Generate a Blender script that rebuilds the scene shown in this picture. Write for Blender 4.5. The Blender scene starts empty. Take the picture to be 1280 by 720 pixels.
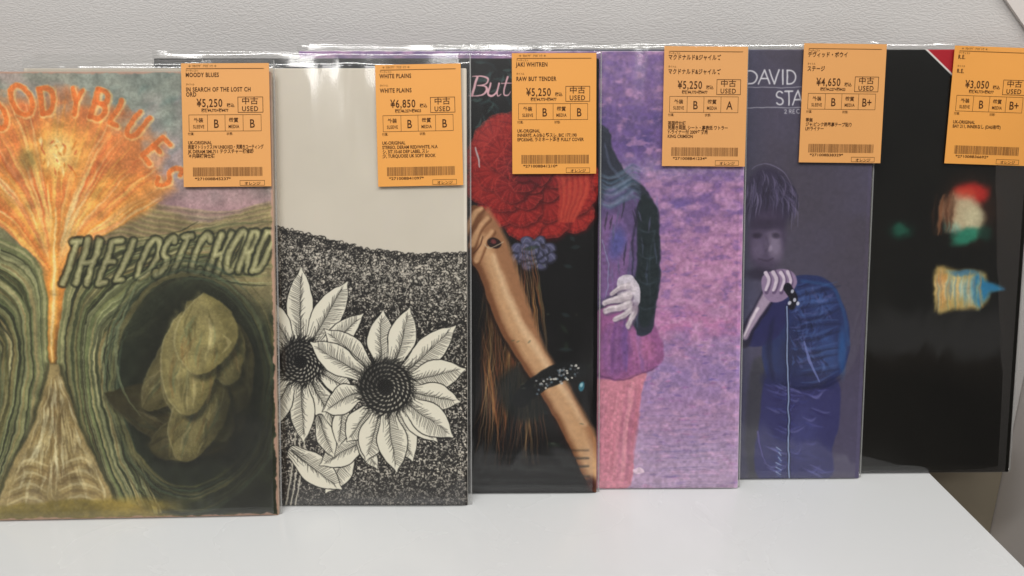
import bpy, bmesh, math, random
import numpy as np
from mathutils import Matrix, Vector, Euler

R = math.radians
C = bpy.context.scene.collection
scn = bpy.context.scene

# ------------------------------------------------------------------ camera
cam_d = bpy.data.cameras.new('camera')
cam = bpy.data.objects.new('camera', cam_d)
C.objects.link(cam)
cam_d.sensor_width = 36.0
cam_d.lens = 946.74 / 1280 * 36.0
cam_d.clip_start = 0.01
cam_d.clip_end = 50
cam.location = (0, 0, 0.3038)
cam.rotation_euler = (R(90 - 16.785), 0, 0.002336)
scn.camera = cam

# ------------------------------------------------------------------ room light
world = bpy.data.worlds.new('World')
scn.world = world
world.use_nodes = True
wn = world.node_tree.nodes
wl = world.node_tree.links
wn.clear()
w_out = wn.new('ShaderNodeOutputWorld')
w_bg = wn.new('ShaderNodeBackground')
w_tc = wn.new('ShaderNodeTexCoord')
w_sep = wn.new('ShaderNodeSeparateXYZ')
w_ramp = wn.new('ShaderNodeValToRGB')
w_map = wn.new('ShaderNodeMapRange')
w_map.inputs['From Min'].default_value = -1
w_map.inputs['From Max'].default_value = 1
wl.new(w_tc.outputs['Generated'], w_sep.inputs[0])
wl.new(w_sep.outputs['Z'], w_map.inputs['Value'])
wl.new(w_map.outputs[0], w_ramp.inputs[0])
wl.new(w_ramp.outputs[0], w_bg.inputs['Color'])
wl.new(w_bg.outputs[0], w_out.inputs['Surface'])
els = w_ramp.color_ramp.elements
els[0].position = 0.0
els[0].color = (0.16, 0.14, 0.12, 1)
els[1].position = 1.0
els[1].color = (0.80, 0.79, 0.77, 1)
for p, c in ((0.30, (0.13, 0.115, 0.10, 1)), (0.478, (0.035, 0.03, 0.028, 1)), (0.492, (0.11, 0.085, 0.07, 1)), (0.499, (0.40, 0.39, 0.38, 1)),
             (0.512, (0.40, 0.39, 0.38, 1)), (0.525, (0.15, 0.15, 0.145, 1)), (0.60, (0.13, 0.13, 0.128, 1)), (0.66, (0.17, 0.17, 0.17, 1)), (0.74, (0.50, 0.50, 0.50, 1))):
    e = els.new(p)
    e.color = c
w_bg.inputs['Strength'].default_value = 0.68


def area_lamp(name, loc, target, sx, sy, power, col):
    d = bpy.data.lights.new(name, 'AREA')
    d.shape = 'RECTANGLE'
    d.size = sx
    d.size_y = sy
    d.energy = power
    d.color = col
    o = bpy.data.objects.new(name, d)
    o.location = loc
    o.rotation_euler = (Vector(target) - Vector(loc)).to_track_quat('-Z', 'Y').to_euler()
    C.objects.link(o)
    return o


area_lamp('ceiling_lamp', (-0.55, -0.75, 1.75), (0.0, 0.5, 0.1), 1.3, 0.22, 20, (1.0, 0.985, 0.96))
area_lamp('ceiling_lamp', (0.75, -0.35, 1.85), (0.1, 0.5, 0.1), 1.3, 0.22, 16, (1.0, 0.975, 0.94))
area_lamp('ceiling_lamp', (-0.25, -2.3, 2.0), (0.0, 0.5, 0.2), 1.3, 0.25, 11, (1.0, 0.985, 0.97))

scn.view_settings.view_transform = 'Standard'
scn.view_settings.look = 'None'
scn.view_settings.exposure = 0.0
scn.view_settings.gamma = 1.0
scn.view_settings.use_curve_mapping = False
scn.cycles.transparent_max_bounces = 32


# ------------------------------------------------------------------ node materials
def mat(name, col, rough=0.5, spec=0.5, bump=None, var=0.0, var_scale=8, coat=0.0):
    m = bpy.data.materials.new(name)
    m.use_nodes = True
    nt = m.node_tree
    b = nt.nodes['Principled BSDF']
    b.inputs['Base Color'].default_value = (*col, 1)
    b.inputs['Roughness'].default_value = rough
    b.inputs['Specular IOR Level'].default_value = spec
    b.inputs['Coat Weight'].default_value = coat
    tc = nt.nodes.new('ShaderNodeTexCoord')
    if var:
        n = nt.nodes.new('ShaderNodeTexNoise')
        n.inputs['Scale'].default_value = var_scale
        n.inputs['Detail'].default_value = 5
        nt.links.new(tc.outputs['Object'], n.inputs['Vector'])
        mx = nt.nodes.new('ShaderNodeMix')
        mx.data_type = 'RGBA'
        mx.inputs[6].default_value = (*[c * (1 - var) for c in col], 1)
        mx.inputs[7].default_value = (*[min(1, c * (1 + var)) for c in col], 1)
        nt.links.new(n.outputs['Fac'], mx.inputs[0])
        nt.links.new(mx.outputs[2], b.inputs['Base Color'])
    if bump:
        sc, st, dist, stretch = bump
        mp = nt.nodes.new('ShaderNodeMapping')
        mp.inputs['Scale'].default_value = stretch
        n = nt.nodes.new('ShaderNodeTexNoise')
        n.inputs['Scale'].default_value = sc
        n.inputs['Detail'].default_value = 6
        n.inputs['Roughness'].default_value = 0.6
        n.inputs['Distortion'].default_value = 0.6
        bp = nt.nodes.new('ShaderNodeBump')
        bp.inputs['Strength'].default_value = st
        bp.inputs['Distance'].default_value = dist
        nt.links.new(tc.outputs['Object'], mp.inputs[0])
        nt.links.new(mp.outputs[0], n.inputs['Vector'])
        nt.links.new(n.outputs['Fac'], bp.inputs['Height'])
        nt.links.new(bp.outputs[0], b.inputs['Normal'])
    return m


M_SHELF = mat('white_laminate', (0.655, 0.665, 0.665), 0.28, 0.5, (260, 0.05, 0.0004, (1, 1, 1)), 0.02, 6)
M_SIDE = mat('warm_grey_panel', (0.74, 0.69, 0.655), 0.6, 0.3, (300, 0.12, 0.0005, (1, 1, 1)), 0.03, 5)
M_LOWER_SHADE = mat('wall_shade_under_shelf', (0.29, 0.25, 0.185), 0.6, 0.3, None, 0.05, 9)  # brown tone puts the shadow below the shelf into the wall colour
M_EDGE_TAN = mat('worn_card_edge', (0.62, 0.47, 0.36), 0.8, 0.2, None, 0.25, 60)
M_EDGE_WHITE = mat('cream_card_edge', (0.70, 0.68, 0.62), 0.8, 0.2, None, 0.1, 60)
M_EDGE_DARK = mat('dark_card_edge', (0.03, 0.028, 0.03), 0.6, 0.3, None, 0.2, 60)
M_EDGE_LILAC = mat('lilac_card_edge', (0.32, 0.24, 0.36), 0.7, 0.2, None, 0.2, 60)
M_EDGE_SLATE = mat('slate_card_edge', (0.10, 0.095, 0.14), 0.7, 0.2, None, 0.2, 60)
M_INK = mat('brown_black_ink', (0.075, 0.028, 0.008), 0.7, 0.2)
M_INK_GREY = mat('faded_ink', (0.20, 0.085, 0.025), 0.7, 0.2)
M_STICKER = mat('orange_label_paper', (0.80, 0.365, 0.095), 0.45, 0.35, (500, 0.08, 0.0001, (1, 1, 1)), 0.05, 18)
def vary(m, amt):
    nt = m.node_tree
    b = nt.nodes['Principled BSDF']
    src = b.inputs['Base Color'].links[0].from_socket
    oi = nt.nodes.new('ShaderNodeObjectInfo')
    mr = nt.nodes.new('ShaderNodeMapRange')
    mr.inputs['To Min'].default_value = 1 - amt
    mr.inputs['To Max'].default_value = 1 + amt
    nt.links.new(oi.outputs['Random'], mr.inputs['Value'])
    hs = nt.nodes.new('ShaderNodeHueSaturation')
    nt.links.new(mr.outputs[0], hs.inputs['Saturation'])
    nt.links.new(mr.outputs[0], hs.inputs['Value'])
    nt.links.new(src, hs.inputs['Color'])
    nt.links.new(hs.outputs[0], b.inputs['Base Color'])


vary(M_STICKER, 0.05)


def smudges(m):
    """wiped patches, hairline scratches and specks of dirt on the laminate"""
    nt = m.node_tree
    N, L = nt.nodes, nt.links
    b = N['Principled BSDF']
    tc = N.new('ShaderNodeTexCoord')
    n = N.new('ShaderNodeTexNoise')
    n.inputs['Scale'].default_value = 9
    n.inputs['Detail'].default_value = 6
    n.inputs['Distortion'].default_value = 1.5
    L.new(tc.outputs['Object'], n.inputs['Vector'])
    mr = N.new('ShaderNodeMapRange')
    mr.inputs['From Min'].default_value = .35
    mr.inputs['From Max'].default_value = .65
    mr.inputs['To Min'].default_value = .16
    mr.inputs['To Max'].default_value = .34
    L.new(n.outputs['Fac'], mr.inputs['Value'])
    L.new(mr.outputs[0], b.inputs['Roughness'])
    v = N.new('ShaderNodeTexVoronoi')
    v.inputs['Scale'].default_value = 26
    L.new(tc.outputs['Object'], v.inputs['Vector'])
    sc = N.new('ShaderNodeSeparateColor')
    L.new(v.outputs['Color'], sc.inputs[0])
    th = N.new('ShaderNodeMath')
    th.operation = 'MULTIPLY'
    th.inputs[1].default_value = .035
    L.new(sc.outputs[0], th.inputs[0])
    sb = N.new('ShaderNodeMath')
    sb.operation = 'SUBTRACT'
    L.new(th.outputs[0], sb.inputs[0])
    sb.inputs[1].default_value = .012
    lt = N.new('ShaderNodeMath')
    lt.operation = 'LESS_THAN'
    L.new(v.outputs['Distance'], lt.inputs[0])
    L.new(sb.outputs[0], lt.inputs[1])
    ml = N.new('ShaderNodeMath')
    ml.operation = 'MULTIPLY'
    ml.inputs[1].default_value = .45
    L.new(lt.outputs[0], ml.inputs[0])
    src = b.inputs['Base Color'].links[0].from_socket
    mx = N.new('ShaderNodeMix')
    mx.data_type = 'RGBA'
    mx.inputs[7].default_value = (.28, .25, .22, 1)
    L.new(ml.outputs[0], mx.inputs[0])
    L.new(src, mx.inputs[6])
    L.new(mx.outputs[2], b.inputs['Base Color'])


smudges(M_SHELF)
M_SEAM = mat('heat_sealed_plastic_seam', (0.42, 0.42, 0.41), 0.25, 0.6)
M_SEAM.node_tree.nodes['Principled BSDF'].inputs['Alpha'].default_value = 0.35


def wall_material():
    m = bpy.data.materials.new('embossed_vinyl_wallcovering')
    m.use_nodes = True
    nt = m.node_tree
    N = nt.nodes
    L = nt.links
    b = N['Principled BSDF']
    b.inputs['Roughness'].default_value = 0.5
    b.inputs['Specular IOR Level'].default_value = 0.35
    tc = N.new('ShaderNodeTexCoord')
    # leather-like grain: stretched creases over a small pebble
    mp = N.new('ShaderNodeMapping')
    mp.inputs['Scale'].default_value = (0.5, 1, 1.5)
    L.new(tc.outputs['Object'], mp.inputs[0])
    warp = N.new('ShaderNodeTexNoise')
    warp.inputs['Scale'].default_value = 60
    warp.inputs['Detail'].default_value = 2
    L.new(mp.outputs[0], warp.inputs['Vector'])
    add = N.new('ShaderNodeVectorMath')
    add.operation = 'MULTIPLY_ADD'
    add.inputs[1].default_value = (0.012, 0.012, 0.012)
    L.new(warp.outputs['Color'], add.inputs[0])
    L.new(mp.outputs[0], add.inputs[2])
    v = N.new('ShaderNodeTexVoronoi')
    v.feature = 'DISTANCE_TO_EDGE'
    v.inputs['Scale'].default_value = 420
    L.new(add.outputs[0], v.inputs['Vector'])
    ms = N.new('ShaderNodeMapRange')
    ms.inputs['From Max'].default_value = 0.22
    L.new(v.outputs['Distance'], ms.inputs['Value'])
    n = N.new('ShaderNodeTexNoise')
    n.inputs['Scale'].default_value = 420
    n.inputs['Detail'].default_value = 5
    L.new(add.outputs[0], n.inputs['Vector'])
    sm = N.new('ShaderNodeMath')
    sm.operation = 'ADD'
    L.new(ms.outputs[0], sm.inputs[0])
    L.new(n.outputs['Fac'], sm.inputs[1])
    bp = N.new('ShaderNodeBump')
    bp.inputs['Strength'].default_value = 0.32
    bp.inputs['Distance'].default_value = 0.0004
    L.new(sm.outputs[0], bp.inputs['Height'])
    L.new(bp.outputs[0], b.inputs['Normal'])
    big = N.new('ShaderNodeTexNoise')
    big.inputs['Scale'].default_value = 3.5
    L.new(tc.outputs['Object'], big.inputs['Vector'])
    mx = N.new('ShaderNodeMix')
    mx.data_type = 'RGBA'
    mx.inputs[6].default_value = (0.66, 0.625, 0.595, 1)
    mx.inputs[7].default_value = (0.635, 0.625, 0.62, 1)
    L.new(big.outputs['Fac'], mx.inputs[0])
    L.new(mx.outputs[2], b.inputs['Base Color'])
    return m


M_WALL = wall_material()


def plastic_material(name, seed, veil=0.0, rough=.12, wrinkle=.6):
    m = bpy.data.materials.new(name)
    m.use_nodes = True
    nt = m.node_tree
    N = nt.nodes
    L = nt.links
    N.clear()
    out = N.new('ShaderNodeOutputMaterial')
    tr = N.new('ShaderNodeBsdfTransparent')
    tr.inputs[0].default_value = (0.985, 0.985, 0.98, 1)
    gl = N.new('ShaderNodeBsdfGlossy')
    gl.inputs['Roughness'].default_value = rough
    lw = N.new('ShaderNodeLayerWeight')
    lw.inputs['Blend'].default_value = 0.5
    pw = N.new('ShaderNodeMath')
    pw.operation = 'POWER'
    pw.inputs[1].default_value = 4.5
    mr = N.new('ShaderNodeMapRange')
    mr.inputs['To Min'].default_value = 0.078
    mr.inputs['To Max'].default_value = 0.75
    L.new(lw.outputs['Facing'], pw.inputs[0])
    L.new(pw.outputs[0], mr.inputs['Value'])
    tc = N.new('ShaderNodeTexCoord')
    mp = N.new('ShaderNodeMapping')
    mp.inputs['Location'].default_value = (seed * 3.1, seed * 1.7, seed)
    mp.inputs['Rotation'].default_value = (0, R(35 + seed * 13), 0)
    mp.inputs['Scale'].default_value = (1.0, 1.0, 0.35)
    L.new(tc.outputs['Object'], mp.inputs[0])
    n = N.new('ShaderNodeTexNoise')
    n.inputs['Scale'].default_value = 16
    n.inputs['Detail'].default_value = 2.0
    n.inputs['Distortion'].default_value = 1.2
    L.new(mp.outputs[0], n.inputs['Vector'])
    rg = N.new('ShaderNodeTexNoise')
    rg.noise_type = 'RIDGED_MULTIFRACTAL'
    rg.inputs['Scale'].default_value = 6.5
    rg.inputs['Detail'].default_value = 1.5
    L.new(mp.outputs[0], rg.inputs['Vector'])
    sm = N.new('ShaderNodeMath')
    sm.operation = 'MULTIPLY_ADD'
    sm.inputs[1].default_value = .35
    L.new(rg.outputs['Fac'], sm.inputs[0])
    L.new(n.outputs['Fac'], sm.inputs[2])
    bp = N.new('ShaderNodeBump')
    bp.inputs['Strength'].default_value = wrinkle
    bp.inputs['Distance'].default_value = 0.004
    L.new(sm.outputs[0], bp.inputs['Height'])
    L.new(bp.outputs[0], gl.inputs['Normal'])
    L.new(bp.outputs[0], lw.inputs['Normal'])
    mix = N.new('ShaderNodeMixShader')
    L.new(mr.outputs[0], mix.inputs[0])
    L.new(tr.outputs[0], mix.inputs[1])
    L.new(gl.outputs[0], mix.inputs[2])
    last = mix
    if veil:
        df = N.new('ShaderNodeBsdfDiffuse')
        df.inputs[0].default_value = (0.8, 0.8, 0.8, 1)
        m2 = N.new('ShaderNodeMixShader')
        m2.inputs[0].default_value = veil
        L.new(mix.outputs[0], m2.inputs[1])
        L.new(df.outputs[0], m2.inputs[2])
        last = m2
    L.new(last.outputs[0], out.inputs['Surface'])
    return m


# ------------------------------------------------------------------ mesh helpers
def link_mesh(name, bm, mats, parent=None, smooth=False):
    me = bpy.data.meshes.new(name)
    bm.normal_update()
    bm.to_mesh(me)
    bm.free()
    for m in (mats if isinstance(mats, (list, tuple)) else [mats]):
        me.materials.append(m)
    if smooth:
        for p in me.polygons:
            p.use_smooth = True
    o = bpy.data.objects.new(name, me)
    C.objects.link(o)
    if parent:
        o.parent = parent
    return o


def add_box(bm, x0, x1, y0, y1, z0, z1, mi=0):
    vs = [bm.verts.new((x, y, z)) for x in (x0, x1) for y in (y0, y1) for z in (z0, z1)]
    for q in ((0, 1, 3, 2), (4, 6, 7, 5), (0, 4, 5, 1), (2, 3, 7, 6), (0, 2, 6, 4), (1, 5, 7, 3)):
        f = bm.faces.new([vs[i] for i in q])
        f.material_index = mi


def bevelled_box(dims, bev, seg=2):
    bm = bmesh.new()
    add_box(bm, *dims)
    bmesh.ops.recalc_face_normals(bm, faces=bm.faces)
    bmesh.ops.bevel(bm, geom=list(bm.edges), offset=bev, segments=seg, affect='EDGES', profile=0.5)
    return bm


# ------------------------------------------------------------------ the setting
wall = link_mesh('wall_back', bevelled_box((-1.3, 0.425, 0.583, 0.60, -0.0178, 0.75), 0.001), M_WALL)
wall['kind'] = 'structure'
wall = link_mesh('wall_lower_shaded', bevelled_box((-1.3, 0.425, 0.5845, 0.60, -0.6, -0.0182), 0.001), M_LOWER_SHADE)
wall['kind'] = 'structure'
wall = link_mesh('wall_right', bevelled_box((0.4255, 0.445, 0.455, 0.60, -0.6, 0.40), 0.0015), M_SIDE)
wall['kind'] = 'structure'

shelf = link_mesh('shelf', bevelled_box((-1.25, 0.3196, 0.02, 0.5825, -0.018, 0.0), 0.0012, 3), M_SHELF)
shelf['label'] = 'glossy white laminate shelf board that all the albums stand on'
shelf['category'] = 'shelf'

bm = bmesh.new()  # thin grey plate added in place of a diagonal shadow on the wall
prof = [(.30, .50), (.30, .402), (.4253, .266), (.4253, .50)]
a = [bm.verts.new((x, .5798, z)) for x, z in prof]
b = [bm.verts.new((x, .5828, z)) for x, z in prof]
bm.faces.new(a)
bm.faces.new(b[::-1])
for k in range(4):
    bm.faces.new((a[k], b[k], b[(k + 1) % 4], a[(k + 1) % 4]))
bmesh.ops.recalc_face_normals(bm, faces=bm.faces)
shade_plate = link_mesh('corner_shadow_plate', bm, M_SIDE)
shade_plate['label'] = 'slanted grey plate standing in for a shadow on the wall at the top right'
shade_plate['category'] = 'shadow plate'

# ------------------------------------------------------------------ a small painter for the printed covers
PPM = 3.0                                        # texture pixels per millimetre
rng = np.random.default_rng(7)


def hexc(c):
    return np.array(c, float) / 255.0


def smooth_pts(pts, n=6, closed=False):
    p = np.array(pts, float)
    k = len(p)
    out = []
    rngi = range(k if closed else k - 1)
    for i in rngi:
        if closed:
            p0, p1, p2, p3 = p[(i - 1) % k], p[i], p[(i + 1) % k], p[(i + 2) % k]
        else:
            p0, p1, p2, p3 = p[max(i - 1, 0)], p[i], p[i + 1], p[min(i + 2, k - 1)]
        for j in range(n):
            t = j / n
            out.append(0.5 * ((2 * p1) + (-p0 + p2) * t + (2 * p0 - 5 * p1 + 4 * p2 - p3) * t * t + (-p0 + 3 * p1 - 3 * p2 + p3) * t ** 3))
    if not closed:
        out.append(p[-1])
    return np.array(out)


def noise2(h, w, cell, seed, octaves=1, ax=1.0, ay=1.0):
    r = np.random.default_rng(seed)
    out = np.zeros((h, w))
    amp = 1.0
    tot = 0
    for _ in range(octaves):
        cx, cy = max(cell * ax, 1.5), max(cell * ay, 1.5)
        g = r.random((int(h / cy) + 4, int(w / cx) + 4))
        ys = np.arange(h) / cy
        xs = np.arange(w) / cx
        y0 = ys.astype(int)
        x0 = xs.astype(int)
        fy = ys - y0
        fx = xs - x0
        fy = (fy * fy * (3 - 2 * fy))[:, None]
        fx = (fx * fx * (3 - 2 * fx))[None, :]
        a = g[y0][:, x0]
        b = g[y0][:, x0 + 1]
        c = g[y0 + 1][:, x0]
        d = g[y0 + 1][:, x0 + 1]
        out += amp * (a * (1 - fx) * (1 - fy) + b * fx * (1 - fy) + c * (1 - fx) * fy + d * fx * fy)
        tot += amp
        amp *= 0.5
        cell /= 2
    return out / tot


class Cover:
    """A printed sheet; design coordinates are turned into millimetres on the sheet by the table hm."""

    def __init__(self, size, hm, base):
        self.n = int(size * 1000 * PPM)
        self.H = np.array(hm).reshape(3, 3)
        self.im = np.zeros((self.n, self.n, 3)) + hexc(base)
        self.k = 0.563 * PPM                      # texture px per design unit
        ii = np.linalg.inv(self.H)
        v, u = np.mgrid[0:self.n, 0:self.n] / PPM
        d = ii[2, 0] * u + ii[2, 1] * v + ii[2, 2]
        self.X = (ii[0, 0] * u + ii[0, 1] * v + ii[0, 2]) / d
        self.Y = (ii[1, 0] * u + ii[1, 1] * v + ii[1, 2]) / d

    def px(self, pts):
        p = np.array(pts, float).reshape(-1, 2)
        q = np.c_[p, np.ones(len(p))] @ self.H.T
        return q[:, :2] / q[:, 2:] * PPM

    def window(self, q, pad):
        x0, y0 = np.floor(q.min(0) - pad).astype(int)
        x1, y1 = np.ceil(q.max(0) + pad).astype(int)
        x0, y0 = max(x0, 0), max(y0, 0)
        x1, y1 = min(x1, self.n), min(y1, self.n)
        if x1 <= x0 or y1 <= y0:
            return None
        return slice(y0, y1), slice(x0, x1), np.arange(x0, x1)[None, :] + 0.5, np.arange(y0, y1)[:, None] + 0.5

    def blend(self, sy, sx, a, col):
        a = a[..., None]
        c = hexc(col) if not isinstance(col, np.ndarray) else col
        self.im[sy, sx] = self.im[sy, sx] * (1 - a) + c * a

    def blendall(self, a, col):
        a = np.clip(a, 0, 1)[..., None]
        c = hexc(col) if not isinstance(col, np.ndarray) else col
        self.im = self.im * (1 - a) + c * a

    def poly(self, pts, col, alpha=1.0, soft=1.0, smooth=True):
        if smooth:
            pts = smooth_pts(pts, 5, True)
        q = self.px(pts)
        s = max(soft * self.k, 0.7)
        w = self.window(q, s + 2)
        if w is None:
            return
        sy, sx, xx, yy = w
        ins = np.zeros((yy.shape[0], xx.shape[1]), bool)
        d2 = np.full(ins.shape, 1e9)
        m = len(q)
        for i in range(m):
            ax, ay = q[i]
            bx, by = q[(i + 1) % m]
            ex, ey = bx - ax, by - ay
            L = ex * ex + ey * ey + 1e-9
            t = np.clip(((xx - ax) * ex + (yy - ay) * ey) / L, 0, 1)
            d2 = np.minimum(d2, (xx - ax - t * ex) ** 2 + (yy - ay - t * ey) ** 2)
            if abs(ey) > 1e-9:
                c = ((ay > yy) != (by > yy)) & (xx < ex * (yy - ay) / ey + ax)
                ins ^= c
        sd = np.sqrt(d2) * np.where(ins, 1, -1)
        a = np.clip(sd / s + 0.5, 0, 1)
        self.blend(sy, sx, a * a * (3 - 2 * a) * alpha, col)

    def stroke(self, pts, col, w0=1.0, w1=None, alpha=1.0, soft=0.6, smooth=True, n=5, mid=None):
        """a brush or pen line whose width goes w0 > (mid) > w1"""
        if w1 is None:
            w1 = w0
        if smooth and len(pts) > 2:
            pts = smooth_pts(pts, n)
        q = self.px(pts)
        m = len(q)
        s = max(soft * self.k, 0.6)
        wmax = max(w0, w1, mid or 0) * self.k / 2
        w = self.window(q, wmax + s + 2)
        if w is None:
            return
        sy, sx, xx, yy = w
        best = np.full((yy.shape[0], xx.shape[1]), -1e9)
        for i in range(m - 1):
            ax, ay = q[i]
            bx, by = q[i + 1]
            ex, ey = bx - ax, by - ay
            L = ex * ex + ey * ey + 1e-9
            t = np.clip(((xx - ax) * ex + (yy - ay) * ey) / L, 0, 1)
            f = (i + t) / (m - 1)
            if mid is None:
                wd = w0 + (w1 - w0) * f
            else:
                wd = np.where(f < 0.5, w0 + (mid - w0) * f * 2, mid + (w1 - mid) * (f * 2 - 1))
            best = np.maximum(best, wd * self.k / 2 - np.sqrt((xx - ax - t * ex) ** 2 + (yy - ay - t * ey) ** 2))
        a = np.clip(best / s + 0.5, 0, 1)
        self.blend(sy, sx, a * alpha, col)

    def blob(self, cx, cy, rx, ry, col, alpha=1.0, rot=0, edge=1.0):
        """soft ellipse; edge 1 = fully soft, 0.1 = crisp"""
        q = self.px([(cx - max(rx, ry) * 1.3, cy - max(rx, ry) * 1.3), (cx + max(rx, ry) * 1.3, cy + max(rx, ry) * 1.3)])
        w = self.window(q, 2)
        if w is None:
            return
        sy, sx = w[:2]
        X = self.X[sy, sx] - cx
        Y = self.Y[sy, sx] - cy
        c, s_ = math.cos(R(rot)), math.sin(R(rot))
        d = np.sqrt(((X * c + Y * s_) / rx) ** 2 + ((-X * s_ + Y * c) / ry) ** 2)
        a = np.clip((1.0 + edge * 0.3 - d) / edge, 0, 1)
        self.blend(sy, sx, a * a * (3 - 2 * a) * alpha, col)

    def warp(self, amp, cell, seed, octaves=3):
        n = self.n
        dx = (noise2(n, n, cell * self.k, seed, octaves) - 0.5) * 2 * amp * self.k
        dy = (noise2(n, n, cell * self.k, seed + 1, octaves) - 0.5) * 2 * amp * self.k
        yy, xx = np.mgrid[0:n, 0:n]
        xs = np.clip(xx + dx, 0, n - 1.001)
        ys = np.clip(yy + dy, 0, n - 1.001)
        x0 = xs.astype(int)
        y0 = ys.astype(int)
        fx = (xs - x0)[..., None]
        fy = (ys - y0)[..., None]
        I = self.im
        x1 = x0 + 1
        y1 = y0 + 1
        self.im = (I[y0, x0] * (1 - fx) * (1 - fy) + I[y0, x1] * fx * (1 - fy) + I[y1, x0] * (1 - fx) * fy + I[y1, x1] * fx * fy)

    def grain(self, amt, cell, seed, octaves=3, ax=1, ay=1, tint=(1, 1, 1)):
        g = noise2(self.n, self.n, cell * self.k, seed, octaves, ax, ay) - 0.5
        self.im = self.im * (1 + g[..., None] * 2 * amt * np.array(tint))

    def wear(self, col, width, amt, seed):
        """rubbed card showing along the edges of the sheet"""
        n = self.n
        v, u = np.mgrid[0:n, 0:n]
        d = np.minimum(np.minimum(u, n - 1 - u), np.minimum(v, n - 1 - v)) / PPM
        t = noise2(n, n, 14, seed, 4) * width * 2
        a = np.clip((t - d) / 0.8, 0, 1) * amt
        self.blendall(a, col)

    def image(self, name):
        n = self.n
        im = bpy.data.images.new(name, n, n, alpha=False)
        a = np.ones((n, n, 4), np.float32)
        a[..., :3] = np.clip(self.im, 0, 1)
        im.pixels.foreach_set(a.ravel())          # row 0 = bottom of the sheet, as v is measured upward
        im.update()
        im.pack()
        return im


# pen alphabet for cover lettering, unit boxes, y down
def arc(cx, cy, rx, ry, a0, a1, n=9):
    return [(cx + rx * math.cos(R(a0 + (a1 - a0) * i / (n - 1))), cy + ry * math.sin(R(a0 + (a1 - a0) * i / (n - 1)))) for i in range(n)]


PEN = {
    'A': [[(0, 1), (.45, 0), (.9, 1)], [(.17, .64), (.73, .64)]],
    'B': [[(0, 0), (0, 1)], [(0, 0), (.3, 0)] + arc(.3, .24, .26, .24, -90, 90) + [(0, .48)], [(.3, .48)] + arc(.3, .74, .32, .26, -90, 90) + [(0, 1)]],
    'C': [arc(.5, .5, .48, .5, -50, -310, 14)],
    'D': [[(0, 0), (0, 1)], [(0, 0), (.22, 0)] + arc(.22, .5, .52, .5, -90, 90, 12) + [(0, 1)]],
    'E': [[(.55, 0), (0, 0), (0, 1), (.58, 1)], [(0, .48), (.48, .48)]],
    'F': [[(.55, 0), (0, 0), (0, 1)], [(0, .48), (.45, .48)]],
    'W': [[(0, 0), (.22, 1), (.45, .2), (.68, 1), (.9, 0)]],
    'H': [[(0, 0), (0, 1)], [(.65, 0), (.65, 1)], [(0, .48), (.65, .48)]],
    'I': [[(0, 0), (0, 1)]],
    'L': [[(0, 0), (0, 1), (.5, 1)]],
    'M': [[(0, 1), (.08, 0), (.42, .8), (.78, 0), (.86, 1)]],
    'O': [arc(.5, .5, .48, .5, 0, 360, 18)],
    'P': [[(0, 1), (0, 0), (.28, 0)] + arc(.28, .27, .26, .27, -90, 90) + [(0, .54)]],
    'R': [[(0, 1), (0, 0), (.28, 0)] + arc(.28, .26, .26, .26, -90, 90) + [(0, .52)], [(.26, .52), (.62, 1)]],
    'S': [arc(.3, .25, .26, .25, -30, -270, 9) + arc(.3, .75, .28, .25, -90, 150, 9)],
    'T': [[(0, 0), (.68, 0)], [(.34, 0), (.34, 1)]],
    'U': [[(0, 0), (0, .65)] + arc(.32, .68, .32, .32, 180, 0) + [(.64, 0)]],
    'V': [[(0, 0), (.42, 1), (.84, 0)]],
    'Y': [[(0, 0), (.36, .5), (.72, 0)], [(.36, .5), (.36, 1)]],
    '2': [arc(.3, .27, .27, .27, -170, 30, 8) + [(0, 1), (.6, 1)]],
}


def letter(cv, ch, x, y, w, h, rot, col, lw, alpha=1, slant=0, soft=.6):
    c, s_ = math.cos(R(rot)), math.sin(R(rot))
    for line in PEN[ch]:
        p = []
        for a, b in line:
            u = a * w + slant * (1 - b) * h
            v = (b - 1) * h
            p.append((x + u * c - v * s_, y + u * s_ + v * c))
        cv.stroke(p, col, lw, lw, alpha, soft, smooth=False)


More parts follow.
